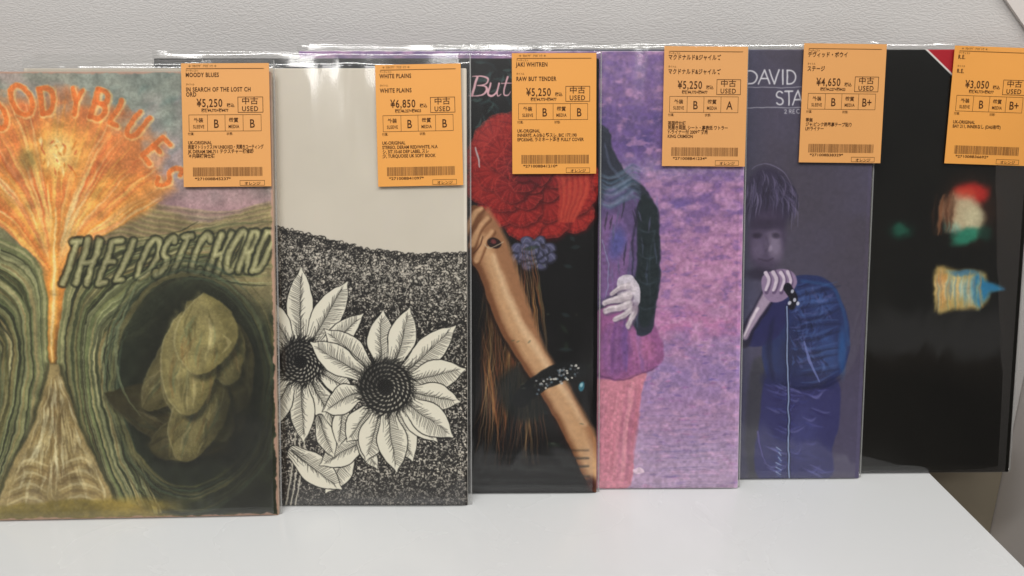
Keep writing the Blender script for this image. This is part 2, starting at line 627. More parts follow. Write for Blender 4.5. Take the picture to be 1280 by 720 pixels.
# ------------------------------------------------------------------ the covers
def paint_fiery(cv):
    n = cv.n
    X, Y = cv.X, cv.Y
    # washed sky
    a = noise2(n, n, 90 * cv.k, 11, 4)
    cv.blendall(np.clip((a - .35) * 3, 0, 1) * .9, (137, 148, 138))
    b = noise2(n, n, 70 * cv.k, 12, 4)
    cv.blendall(np.clip((b - .48) * 4, 0, 1) * .7, (186, 150, 150))
    cv.blendall(np.clip((X - 170) / 150, 0, 1) * np.clip((240 - Y) / 60, 0, 1) * .5 * (b < 2), (110, 138, 134))
    cv.blendall(np.clip(1 - np.abs(Y - 262) / 42, 0, 1) * np.clip((X - 100) / 80, 0, 1) * .75, (178, 134, 140))
    for i in range(60):
        x = rng.uniform(130, 340)
        y = rng.uniform(95, 235)
        an = rng.uniform(-1.1, -.5)
        l = rng.uniform(12, 40)
        col = [(150, 168, 158), (96, 122, 116), (176, 150, 158), (160, 165, 150)][i % 4]
        cv.stroke([(x, y), (x + l * .5, y + l * .5 * an - 3), (x + l, y + l * an)], col, 2, 1, .35, 5, mid=7)
    # olive slope
    cv.poly([(70, 330), (110, 258), (150, 240), (205, 262), (260, 282), (345, 262), (350, 420), (60, 440)], (140, 128, 88), .95, 8)
    cv.poly([(-240, 300), (-120, 270), (0, 250), (50, 290), (60, 440), (-240, 440)], (120, 118, 84), .95, 8)
    for i in range(26):
        t = i / 25
        y = 245 + 60 * t
        cv.stroke([(95 - 10 * t, y + 30), (140, y), (200, y + 12), (270, y + 22), (345, y + 6 - 10 * t)],
                  [(178, 160, 112), (108, 98, 66), (150, 120, 96)][i % 3], 1, 1, .45, 1.5, mid=4)
    # dark lower field
    dark = np.clip((Y - 350 + (noise2(n, n, 40 * cv.k, 14, 3) - .5) * 60) / 50, 0, 1)
    cv.blendall(dark, (52, 56, 40))
    # warm fan of light rising from a narrow stem
    dx, dy = X - 66, Y - 330
    rad = np.sqrt(dx * dx + dy * dy * .9)
    ang = np.degrees(np.arctan2(dx, -dy))
    nz = noise2(n, n, 26 * cv.k, 15, 4)
    lim = 205 + 26 * (nz - .5) * 2 - np.clip(np.abs(ang) - 35, 0, 99) * 1.4
    fan = np.clip((lim - rad) / 26, 0, 1) * np.clip((58 - np.abs(ang - 2)) / 14, 0, 1)
    cv.blendall(fan * .93, (226, 134, 66))
    cv.blendall(fan * np.clip((nz - .5) * 3, 0, 1) * .6, (205, 104, 60))
    cv.poly([(58, 380), (50, 325), (22, 290), (-50, 268), (-60, 225), (200, 225), (186, 262), (130, 288), (94, 322), (80, 380)], (226, 150, 70), .8, 16)
    for i in range(460):
        an = rng.uniform(-62, 64)
        R1 = rng.uniform(70, 212) * (1 - abs(an) / 260)
        tx, ty = 68 + R1 * math.sin(R(an)), 318 - R1 * math.cos(R(an))
        f0 = rng.uniform(0, .55)
        pts = []
        for t in np.linspace(f0, 1, 5):
            pts.append((68 + (tx - 68) * t ** 1.5, 360 + (ty - 360) * t ** .9))
        near = 1 if R1 < 130 else 0
        col = ((252, 214, 122), (244, 182, 84), (232, 144, 62), (255, 232, 168), (236, 150, 90))[i % 5] if near or i % 3 else ((214, 108, 56), (232, 128, 66), (240, 168, 120))[i % 3]
        cv.stroke(pts, col, .6, .4, rng.uniform(.2, .55), 1.6, n=4, mid=rng.uniform(1.5, 7))
    cv.blob(72, 190, 46, 44, (250, 200, 96), .55)
    cv.blob(74, 192, 22, 26, (254, 226, 150), .6)
    cv.blob(30, 200, 13, 17, (120, 112, 60), .6)
    for i in range(26):                           # small loose brush marks in the glow
        x = rng.uniform(48, 98)
        y = rng.uniform(165, 220)
        cv.stroke([(x, y), (x + rng.uniform(-6, 6), y + rng.uniform(4, 12))], [(214, 120, 40), (255, 238, 170), (196, 84, 44)][i % 3], 1, .8, .6, 1.2, mid=3)
    # arched lettering in the glow
    word = [('M', -20, 156, -48, 1), ('O', 2, 147, -34, 1), ('O', 27, 128, -20, 1), ('D', 55, 122, -8, .8), ('Y', 84, 122, 8, .8),
            ('B', 109, 126, 18, .9), ('L', 130, 134, 27, .8), ('U', 146, 148, 36, .9), ('E', 166, 176, 48, .9), ('S', 180, 204, 58, .9)]
    for ch, x, y, rot, s_ in word:
        x2 = x + 14 * math.sin(R(rot))
        y2 = y + 21
        letter(cv, ch, x2 + 1, y2 + 1, 25 * s_, 40 * s_, rot, (250, 206, 130), 9, .6, 0, 2)
        letter(cv, ch, x2, y2, 25 * s_, 40 * s_, rot, (222, 112, 44), 6, .85, 0, 1.4)
    # stem
    for w_, col, al in ((32, (226, 140, 64), .6), (18, (240, 160, 70), .7), (9, (250, 200, 106), .75), (4, (255, 236, 180), .6)):
        cv.stroke([(70, 262), (68, 320), (67, 370), (67, 420), (68, 452)], col, 1, w_ * .25, al, w_ * .4, mid=w_)
    # sage strands sweeping out of the stem to both sides
    for side in (1, -1):
        for i in range(150):
            t = rng.random()
            x_in = 68 + side * (9 + 62 * t)
            top = 352 - 62 * (1 - t) ** 1.3 + rng.uniform(-6, 6)
            reach = 68 + side * rng.uniform(150, 275)
            pts = [(68 + side * (46 + 90 * t), 640), (68 + side * (20 + 78 * t), 560), (68 + side * (7 + 68 * t), 460),
                   (68 + side * (18 + 62 * t), top + 52 + 34 * t), (68 + side * (62 + 74 * t), top + 14 + 30 * t),
                   (68 + side * (140 + 30 * t), top + 4), (reach, top - 12 + 22 * t)]
            col = [(160, 162, 118), (44, 46, 32), (122, 124, 84), (182, 174, 126), (62, 66, 44), (150, 130, 84), (112, 120, 78)][i % 7]
            cv.stroke(pts, col, 1.0, .8, rng.uniform(.45, .85), 1.0, n=4, mid=rng.uniform(1.5, 6))
    # slanted lettering on the strands
    for ch, x, w_ in zip('THELOSTCHORD', (84, 104, 133, 158, 178, 203, 222, 247, 272, 291, 310, 327), (18, 24, 22, 18, 21, 19, 19, 19, 20, 17, 19, 20)):
        y = 358 - (x - 84) * .085 + rng.uniform(-1.5, 1.5)
        for lw, col, al in ((12, (42, 44, 30), .8), (6.5, (152, 148, 104), .9), (2.2, (196, 190, 146), .6)):
            letter(cv, ch, x - 12, y, w_ * .92, 54 - (x - 84) * .04, -3, col, lw, al, .42, 2)
    for ch, x in zip('OF', (-40, -10)):
        letter(cv, ch, x, 350, 22, 40, 4, (160, 162, 118), 6, .9, -.2, 1.5)
    # dark oval hollows
    for cx in (238, -104):
        cv.blob(cx, 478, 108, 150, (40, 44, 32), .92, 0, .3)
        cv.blob(cx + 10, 500, 80, 110, (30, 34, 26), .8, 0, .6)
        for i in range(70):
            a0 = rng.uniform(0, 360)
            k = rng.uniform(.86, 1.12)
            pts = [(cx + 104 * k * math.cos(R(a0 + j * 14)), 480 + 146 * k * math.sin(R(a0 + j * 14))) for j in range(6)]
            cv.stroke(pts, [(86, 84, 50), (104, 112, 80), (34, 36, 24), (126, 116, 74), (70, 84, 66)][i % 5], .8, .6, .5, 1.6, n=3, mid=rng.uniform(1.5, 5))
        # a big half-open bud of overlapping leaves, lit from the upper left
        ex, ey = cx + 2, 470
        cv.blob(ex + 6, ey + 6, 84, 120, (34, 35, 24), .85, 8, .4)
        leaves = ((30, 84, 150, 46, 200), (-34, 92, 120, 40, 330), (52, 30, 130, 42, 250), (-48, 30, 110, 36, 292), (36, 70, 110, 44, 222), (-8, 96, 118, 44, 282),
                  (44, -6, 104, 44, 236), (-6, 34, 116, 46, 262), (10, -14, 92, 50, 268))
        for q, (ox, oy, ln_, wd, an) in enumerate(leaves):
            dx_, dy_ = math.cos(R(an)), math.sin(R(an))
            nx_, ny_ = -dy_, dx_

            def P(t, w_):
                bend = math.sin(t * 2.2) * 10
                return (ex + ox + dx_ * ln_ * 1.12 * (t - .12) + nx_ * (w_ + bend), ey + oy * .95 + dy_ * ln_ * 1.08 * (t - .12) + ny_ * (w_ + bend))
            pr = ((0, .3), (.2, .78), (.42, 1.0), (.66, .92), (.86, .55), (1.0, .05))
            out = [P(t, w_ * wd * .78) for t, w_ in pr] + [P(t, -w_ * wd * .78) for t, w_ in pr[::-1]]
            lit = .36 + .062 * q
            cv.poly([(x + 5, y + 7) for x, y in out], (26, 27, 18), .6, 8)
            cv.poly(out, tuple(np.array((150, 138, 84)) * lit), .95, 3)
            cv.poly([P(t, w_ * wd * .5 - wd * .16) for t, w_ in pr] + [P(t, -w_ * wd * .62 - wd * .1) for t, w_ in pr[::-1]], tuple(np.array((188, 174, 116)) * (lit + .02)), .55, 12)
            for j in range(34):
                w0_ = rng.uniform(-.72, .72)
                t0 = rng.uniform(0, .5)
                t1 = t0 + rng.uniform(.2, .45)
                cv.stroke([P(t0, w0_ * wd * .7), P((t0 + t1) / 2, w0_ * wd * .85), P(min(t1, .97), w0_ * wd * .55)],
                          tuple(np.array([(206, 192, 136), (84, 78, 46), (164, 152, 96), (112, 124, 88), (140, 112, 66)][j % 5]) * (lit + .1)), .8, .5, .45, 1.8, n=4, mid=rng.uniform(2, 5))
            cv.stroke(out[len(pr):], tuple(np.array((206, 196, 146)) * (lit + .08)), 1, .8, .45, 1.6, n=3, mid=2.6)
        cv.blob(ex + 56, ey + 50, 40, 90, (28, 29, 19), .5, 10, 1.0)
        cv.stroke([(cx - 62, 350), (cx - 88, 410), (cx - 90, 470), (cx - 62, 520)], (126, 134, 100), 1, .8, .6, 1.2, mid=4.5)
    # pale draped mound at the foot
    hw = lambda y: float(np.interp(y, [455, 475, 500, 530, 560, 590, 615, 640], [5, 10, 15, 28, 40, 54, 66, 72]))
    ys_ = [455, 470, 485, 500, 520, 540, 560, 580, 600, 620, 638]
    cv.poly([(68 - hw(y) - 5, y) for y in ys_] + [(70 + hw(y) + 5, y) for y in ys_[::-1]], (60, 58, 38), .8, 6, False)
    cv.poly([(68 - hw(y), y) for y in ys_] + [(70 + hw(y), y) for y in ys_[::-1]], (158, 138, 92), .95, 4, False)
    cv.blob(70, 520, 14, 44, (112, 88, 54), .55)
    cv.blob(70, 596, 28, 16, (118, 94, 60), .5)
    for i in range(150):
        u = rng.uniform(-.95, .95)
        y0 = rng.uniform(468, 590)
        l = rng.uniform(20, 60)
        sw = rng.uniform(-9, 9)
        pts = [(69 + u * hw(y0 + l * q) + sw * q * q, y0 + l * q) for q in (0, .33, .66, 1)]
        cv.stroke(pts, [(208, 194, 148), (106, 88, 54), (190, 172, 122), (132, 112, 70), (224, 214, 172)][i % 5], .5, .4, .5, 1.4, n=4, mid=rng.uniform(1.5, 4.5))
    for sx_ in (-1, 1):                           # horizontal folds low down
        for k_ in range(7):
            y = 574 + k_ * 8
            cv.stroke([(69 + sx_ * 8, y + 10), (69 + sx_ * 32, y), (69 + sx_ * hw(y) * .95, y + 12)], [(214, 200, 154), (112, 92, 58)][k_ % 2], 1, .8, .5, 1.8, mid=4)
    # ground strip
    cv.poly([(-240, 634), (-100, 640), (60, 628), (150, 628), (220, 644), (340, 646), (340, 700), (-240, 700)], (132, 116, 56), .9, 5)
    cv.blob(170, 632, 60, 12, (150, 128, 60), .7)
    cv.blob(320, 560, 40, 90, (26, 27, 20), .6)
    cv.blob(310, 630, 60, 26, (28, 29, 22), .7)
    cv.warp(3.6, 36, 41, 2)
    cv.warp(1.0, 6, 43, 2)
    cv.grain(.22, 12, 44, 4)
    cv.grain(.10, 2.2, 45, 2)
    cv.wear((190, 150, 130), 1.6, .85, 46)


def paint_flowers(cv):
    n = cv.n
    X, Y = cv.X, cv.Y
    cv.grain(.02, 60, 60, 3)
    edge = np.interp(X, [20, 120, 230, 349, 400, 460, 520, 583, 640], [262, 262, 272, 288, 300, 315, 322, 319, 318])
    depth = Y - edge
    # tangled pen scribble
    nz = noise2(n, n, 3.4 * cv.k, 61, 1)
    nz2 = noise2(n, n, 2.7 * cv.k, 62, 1)
    nz3 = noise2(n, n, 2.1 * cv.k, 65, 1)
    scr = np.maximum(np.maximum(np.clip(1 - np.abs(nz - .5) / .11, 0, 1), np.clip(1 - np.abs(nz2 - .48) / .10, 0, 1)), np.clip(1 - np.abs(nz3 - .5) / .07, 0, 1))
    jag = (noise2(n, n, 4 * cv.k, 63, 2) - .5) * 12
    area = np.clip((depth + jag) / 2, 0, 1)
    dens = np.clip((depth - 2) / 90, 0, 1)
    patch = noise2(n, n, 30 * cv.k, 64, 2)
    th = .62 - .42 * dens - .25 * (patch - .5)
    ink = np.clip((scr - th) * 4 + .25, 0, 1) * area
    fill = np.clip((noise2(n, n, 1.7 * cv.k, 68, 1) - (.62 - .16 * (1 - dens))) * -7, 0, 1) * np.clip((depth - 14) / 60, 0, 1)
    ink = np.clip(np.maximum(ink, fill * .96) * area, 0, 1)
    cv.blendall(ink, (26, 24, 24))
    ed = lambda x: float(np.interp(x, [20, 120, 230, 349, 400, 460, 520, 583, 640], [262, 262, 272, 288, 300, 315, 322, 319, 318]))
    for i in range(210):                          # scalloped pen edge of the hill
        x = 334 + i * 1.25
        y = ed(x) + rng.uniform(-2.5, 3)
        cv.stroke(arc(x, y, rng.uniform(2, 3.4), rng.uniform(1.6, 3.4), rng.uniform(150, 200), rng.uniform(320, 400), 6), (22, 20, 20), .9, .8, .95, .4, smooth=False)
    for i in range(2600):                         # curling pen marks, thick near the top, opening to white flecks below
        x = rng.uniform(336, 592)
        dd = 165 * rng.random() ** 1.25
        y = ed(x) + dd
        a0 = rng.uniform(0, 360)
        cv.stroke(arc(x, y, rng.uniform(1.8, 3.4), rng.uniform(1.6, 3), a0, a0 + rng.uniform(160, 320), 6), (22, 20, 20), .85, .7, .9, .35, smooth=False)
    for i in range(2600):
        x = rng.uniform(336, 592)
        y = ed(x) + 12 + 300 * rng.random()
        a0 = rng.uniform(0, 180)
        l = rng.uniform(.8, 2.4)
        cv.stroke([(x - l * math.cos(R(a0)), y - l * math.sin(R(a0))), (x + l * math.cos(R(a0)), y + l * math.sin(R(a0)))], (214, 208, 196), .9, .6, .85, .4, smooth=False)
    low = np.clip((Y - 590) / 30, 0, 1)
    cv.blendall(low * .5, (62, 60, 60))

    def petal(cx, cy, ang, r0, length, wid, bend=0.0, tip=.0):
        dx, dy = math.cos(R(ang)), math.sin(R(ang))
        nx, ny = -dy, dx

        def P(t, s_):
            l = r0 + (length - r0) * t
            b = bend * t * t * length
            return (cx + dx * l + nx * (b + s_), cy + dy * l + ny * (b + s_))
        prof = [(0, .34), (.18, .62), (.42, .98), (.62, .94), (.82, .58), (.95, .16)]
        left = [P(t, w_ * wid) for t, w_ in prof]
        right = [P(t, -w_ * wid) for t, w_ in prof][::-1]
        pts = left + [P(1.02, 0)] + right
        cx2 = [(p[0] - P(.5, 0)[0]) * 1.05 + P(.5, 0)[0] for p in pts]
        cv.poly(pts, (18, 17, 17), 1, .6)
        ins = []
        for (px_, py_) in pts:
            mx_, my_ = P(.5, 0)
            d = math.hypot(px_ - mx_, py_ - my_) + 1e-6
            ins.append((px_ - (px_ - mx_) / d * 1.1, py_ - (py_ - my_) / d * 1.1))
        cv.poly(ins, (236, 230, 212), 1, .6)
        m0, m1 = rng.uniform(.0, .1), rng.uniform(.6, .82)
        cv.stroke([P(m0, 0), P((m0 + m1) / 2, wid * .05), P(m1, 0)], (25, 24, 24), 1.0, .5, .95, .5)
        side = rng.choice([-1, 1])
        k = int((length - r0) / 2.6)
        for j in range(k):
            t = .04 + .84 * j / k
            ww = np.interp(t, [p[0] for p in prof], [p[1] for p in prof]) * wid
            for sd in (-1, 1):
                reach = rng.uniform(.55, .92) if sd == side else rng.uniform(.12, .5) * (1.4 - t)
                cv.stroke([P(t, 0), P(min(t + .07, .98), sd * ww * reach)], (30, 28, 27), .68, .35, .9, .42)
        for j in range(6):                        # base shading
            cv.stroke([P(0, wid * .3 * (j - 2.5) / 2.5), P(rng.uniform(.16, .34), wid * .5 * (j - 2.5) / 2.5)], (25, 24, 24), 1.0, .4, .8, .4)

    def heart(cx, cy, r):
        cv.blob(cx, cy, r, r, (20, 19, 19), 1, 0, .12)
        for k in range(6):
            rr = r * (.95 - .155 * k)
            m = max(6, int(rr * 1.35))
            for j in range(m):
                a_ = 360 * (j + .5 * (k % 2)) / m + rng.uniform(-3, 3)
                x, y = cx + rr * math.cos(R(a_)), cy + rr * math.sin(R(a_))
                lit = .55 + .45 * math.cos(R(a_ - 40))
                if k < 5:
                    cv.stroke([(x - 1.6 * math.cos(R(a_ + 60)), y - 1.6 * math.sin(R(a_ + 60))), (x + 1.8 * math.cos(R(a_ + 60)), y + 1.8 * math.sin(R(a_ + 60)))],
                              (200, 194, 180), .8, .6, .35 + .6 * lit, .5, mid=2.2)
        cv.blob(cx - r * .08, cy - r * .1, r * .24, r * .24, (14, 13, 13), .9, 0, .6)
        for j in range(90):
            a_ = rng.uniform(0, 360)
            r0 = r * rng.uniform(.92, 1.0)
            cv.stroke([(cx + r0 * math.cos(R(a_)), cy + r0 * math.sin(R(a_))), (cx + (r0 + 6) * math.cos(R(a_ + 8)), cy + (r0 + 6) * math.sin(R(a_ + 8)))], (18, 17, 17), 1.4, .4, .9, .4)

    # stem and leaves
    for dx_ in (0, 3, 6, 9, 12):
        cv.stroke([(372 + dx_, 520), (366 + dx_, 580), (356 + dx_, 640)], (212, 205, 188) if dx_ % 2 == 0 else (30, 28, 28), 1.6, 1.6, .9, .5)
    # rear flower (partly hidden by the album in front)
    for a_, l, w_, b in ((-92, 118, 17, .04), (-62, 116, 19, .04), (-32, 98, 15, -.1), (-122, 96, 17, 0), (-152, 100, 17, 0), (178, 96, 17, 0), (150, 98, 17, 0),
                         (62, 120, 17, -.05), (88, 100, 16, 0), (118, 98, 17, 0), (28, 78, 14, .05), (4, 74, 13, 0)):
        petal(376, 453, a_, 22, l, w_, b)
    heart(376, 453, 29)
    # leaves below
    for cx, cy, a_, l, w_ in ((440, 560, 120, 66, 18), (362, 562, 38, 82, 19), (456, 552, 152, 64, 17), (446, 545, 58, 50, 10), (398, 520, 70, 56, 13), (430, 500, 96, 60, 12)):
        petal(cx, cy, a_, 0, l, w_)
    # front flower
    for a_, l, w_, b in ((-97, 96, 15, .12), (-133, 100, 16, 0), (-148, 112, 15, .05), (171, 80, 17, -.14), (126, 84, 14, 0), (104, 96, 16, .03), (70, 104, 15, 0),
                         (52, 92, 13, 0), (-68, 104, 16, 0), (-43, 112, 17, .0), (-14, 102, 17, .04), (12, 98, 17, 0), (38, 108, 17, -.02), (83, 112, 17, .04)):
        petal(482, 485, a_ + rng.uniform(-4, 4), 28, l * rng.uniform(.94, 1.06), w_ * rng.uniform(1.02, 1.3), b + rng.uniform(-.06, .06))
    heart(482, 485, 35)
    cv.warp(.8, 9, 66, 2)
    cv.blendall(noise2(n, n, 90 * cv.k, 67, 3) * .10, (196, 186, 150))


def paint_rose(cv):
    n = cv.n
    cv.grain(.5, 40, 70, 3)
    # teal leaves behind
    for i in range(60):
        x = rng.uniform(588, 650)
        y = rng.uniform(72, 175)
        a_ = rng.uniform(0, 360)
        l = rng.uniform(8, 26)
        cv.stroke([(x, y), (x + l * .5 * math.cos(R(a_)) + 2, y + l * .5 * math.sin(R(a_))), (x + l * math.cos(R(a_)), y + l * math.sin(R(a_)))],
                  [(48, 72, 72), (30, 44, 48), (70, 96, 92), (24, 30, 32)][i % 4], .6, .4, .6, 1.2, mid=4)
    # embroidered red flower: ruffled rows of stitches
    cv.blob(662, 220, 74, 74, (96, 22, 22), 1, 0, .15)
    petals = []
    for ring, (k, rr, pr) in enumerate(((11, 60, 27), (9, 43, 25), (7, 27, 21), (5, 12, 16))):
        for j in range(k):
            a_ = 360 * j / k + ring * 23 + rng.uniform(-8, 8)
            petals.append((662 + rr * math.cos(R(a_)), 218 + rr * .98 * math.sin(R(a_)), pr * rng.uniform(.9, 1.1), a_, ring))
    petals = [(612, 182, 25, 200, 0), (628, 166, 24, 240, 0), (718, 268, 24, 40, 0), (726, 232, 24, 10, 0)] + petals
    for x, y, pr, a_, ring in petals:
        cv.blob(x + 2, y + 3, pr * 1.06, pr * 1.0, (74, 14, 18), .9, 0, .3)
        cv.blob(x, y, pr, pr * .92, [(158, 40, 36), (144, 34, 32), (128, 28, 30), (110, 24, 30)][ring], 1, 0, .2)
        for j in range(15):                       # stitched ribs
            b_ = a_ - 82 + 164 * j / 14
            cv.stroke([(x + pr * .35 * math.cos(R(b_)), y + pr * .35 * math.sin(R(b_))), (x + pr * .98 * math.cos(R(b_)), y + pr * .9 * math.sin(R(b_)))],
                      [(192, 66, 56), (112, 22, 26), (172, 50, 44)][j % 3], .8, 1.8, .6, 1.0)
        pts = [(x + pr * (1.0 + .05 * math.sin(j * 2.1)) * math.cos(R(a_ - 95 + j * 12)), y + pr * .94 * math.sin(R(a_ - 95 + j * 12))) for j in range(17)]
        cv.stroke(pts, (198, 70, 60), 1.2, 1.2, .5, 1.1)
        cv.stroke([(p[0] * .75 + x * .25, p[1] * .75 + y * .25) for p in pts], (120, 20, 26), 1.2, 1.2, .6, .9)
    cv.warp(3.2, 14, 71, 3)
    for i in range(16):                           # coral side petal, long satin stitches
        t = i / 15
        cv.stroke([(694 + 40 * t, 205 + 4 * t), (700 + 34 * t, 240), (698 + 18 * t, 278)], [(196, 70, 52), (170, 50, 44), (206, 84, 62)][i % 3], 2, 2, .6, 2, mid=4)
    # slate blue small flower
    for r_, k in ((22, 8), (13, 6), (5, 3)):
        for j in range(k):
            a_ = 360 * j / k + r_ * 3
            x, y = 667 + r_ * math.cos(R(a_)), 318 + r_ * .72 * math.sin(R(a_))
            cv.blob(x, y, 9, 8, (44, 44, 58), .9, 0, .3)
            cv.blob(x - 1, y - 1, 7.5, 6.5, (92, 92, 122), .85, 0, .4)
            cv.stroke([(x - 6, y + 3), (x, y - 5), (x + 6, y + 2)], (142, 142, 170), .8, .8, .7, .7)
    for i in range(26):                           # faint foliage in the dark cloth
        x = rng.uniform(640, 745)
        y = rng.uniform(290, 600)
        l = rng.uniform(6, 22)
        a_ = rng.uniform(0, 360)
        cv.stroke([(x, y), (x + l * math.cos(R(a_)), y + l * math.sin(R(a_)))], [(34, 48, 34), (44, 60, 60), (38, 30, 32)][i % 3], 1, 1, .6, 2, mid=6)
    # loose fair hair
    for i in range(260):
        x = rng.uniform(600, 668)
        y0 = rng.uniform(300, 470)
        l = rng.uniform(60, 150)
        s_ = rng.uniform(-14, 22)
        hot = 1 if (x > 632 or y0 > 400) else .6
        col = np.array([(176, 124, 70), (112, 66, 36), (206, 164, 104), (84, 48, 30), (150, 84, 48)][i % 5]) * hot
        y1 = min(y0 + l, 590)
        cv.stroke([(x, y0), (x + s_ * .4 + 4, (y0 + y1) / 2), (x + s_, y1)], tuple(col), .4, .3, .42, .8, mid=1.6)
    # sleeve behind the arm
    cv.poly([(622, 478), (650, 456), (690, 456), (700, 480), (686, 512), (655, 528), (630, 512)], (20, 26, 26), .8, 14)
    # raised hand and forearm
    sk, sh, hi = (206, 164, 122), (122, 78, 50), (236, 204, 166)
    arm = [(588, 262), (603, 262), (616, 276), (630, 300), (640, 330), (652, 366), (664, 402), (678, 436), (694, 462), (714, 494), (733, 528), (746, 560),
           (752, 614), (738, 612), (722, 580), (702, 540), (680, 502), (660, 470), (640, 440), (622, 408), (608, 372), (597, 340), (588, 320)]
    cv.poly([(x - 3, y + 3) for x, y in arm], (30, 18, 14), .8, 5)
    cv.poly(arm, sh, 1, 2)
    cv.poly([(x + (4 if i < 13 else 7), y) if i < 12 else (x + 7, y - 2) for i, (x, y) in enumerate(arm)][1:], (172, 124, 88), .75, 7)
    cv.stroke([(603, 300), (620, 345), (638, 395), (664, 440), (690, 482), (716, 530), (742, 590)], sk, 14, 20, .85, 9, mid=24)
    cv.stroke([(616, 322), (632, 365), (652, 408), (676, 446), (704, 488), (730, 530)], hi, 5, 7, .55, 6, mid=10)
    for k_, (x, y) in enumerate(((590, 262), (598, 272), (604, 286))):        # folded fingers
        cv.stroke([(x - 8, y + 30 + k_ * 6), (x + 2, y + 10 + k_ * 4), (x + 12, y + 2 + k_ * 2)], sh, 12, 8, .9, 2)
        cv.stroke([(x - 8, y + 28 + k_ * 6), (x + 2, y + 8 + k_ * 4), (x + 11, y + k_ * 2)], (212, 166, 124), 8, 5, .9, 3)
    cv.stroke([(592, 318), (600, 308), (604, 296)], (70, 36, 24), 1.6, 1.2, .7, 1)
    cv.blob(617, 305, 9, 7, (34, 20, 20), .95, 20, .25)
    cv.blob(616, 303, 4, 3, (130, 60, 60), .8, 20, .6)
    cv.stroke([(606, 306), (612, 311), (628, 303)], (196, 180, 150), 1.2, 1.2, .8, .6)
    # dark beaded bracelet
    cv.stroke([(650, 500), (676, 478), (706, 464), (726, 464)], (18, 20, 22), 20, 18, .96, 2, mid=26)
    for i in range(60):
        t = rng.random()
        x = 668 + 54 * t
        y = 486 - 24 * t + rng.uniform(-9, 9)
        cv.blob(x, y, 1.7, 1.5, [(150, 150, 150), (60, 62, 66), (96, 110, 120), (210, 205, 196)][i % 4], .9, 0, .4)
    cv.blob(727, 484, 4, 7, (60, 130, 150), .85, 10, .4)
    cv.blob(727, 482, 2, 3, (180, 215, 220), .8, 10, .5)
    for i in range(14):
        a_ = rng.uniform(0, 360)
        cv.blob(620 + rng.uniform(0, 110), 300 + rng.uniform(0, 260), 3, 1, (80, 90, 70), .5, a_, .6)
    # lower dark cloth folds
    for i in range(10):
        y = 566 + i * 5
        cv.stroke([(590, y + rng.uniform(-3, 3)), (650, y + rng.uniform(-5, 5)), (735, y + rng.uniform(-5, 5))], [(22, 24, 24), (46, 50, 50)][i % 2], 2, 2, .45, 3, mid=4)
    cv.blob(738, 606, 8, 12, (46, 20, 22), .8)
    # pink italic title (roman letters with serifs)
    pk = (226, 176, 184)

    def S(p, a, b, m=None):
        cv.stroke(p, pk, a, b, 1, .5, mid=m)
    S([(597, 97), (590, 121)], 3.2, 3.2)
    S([(590, 97), (603, 96), (610, 100), (607, 106), (597, 108)], 1.2, 1.2, 2.6)
    S([(597, 108), (606, 109), (608, 115), (602, 121), (586, 121)], 1.2, 1.2, 3)
    S([(613, 106), (610, 116), (611, 120), (616, 120), (621, 115), (624, 106)], 2.4, 1.6, 2.6)
    S([(624, 106), (621, 116), (622, 121), (626, 119)], 2.4, 1)
    S([(635, 97), (630, 114), (630, 120), (635, 120), (638, 116)], 2.2, 1)
    S([(627, 106), (639, 105)], 1.4, 1.4)
    for ch, x in zip('RAW', (500, 528, 556)):
        if ch in PEN:
            letter(cv, ch, x, 121, 22, 25, 0, pk, 2.5, 1, .2)
    cv.stroke([(594, 185), (597, 197), (600, 209)], (190, 180, 180), 2, 2, .9, .6)
    cv.warp(1.4, 14, 76, 2)
    cv.grain(.05, 3, 77, 2)


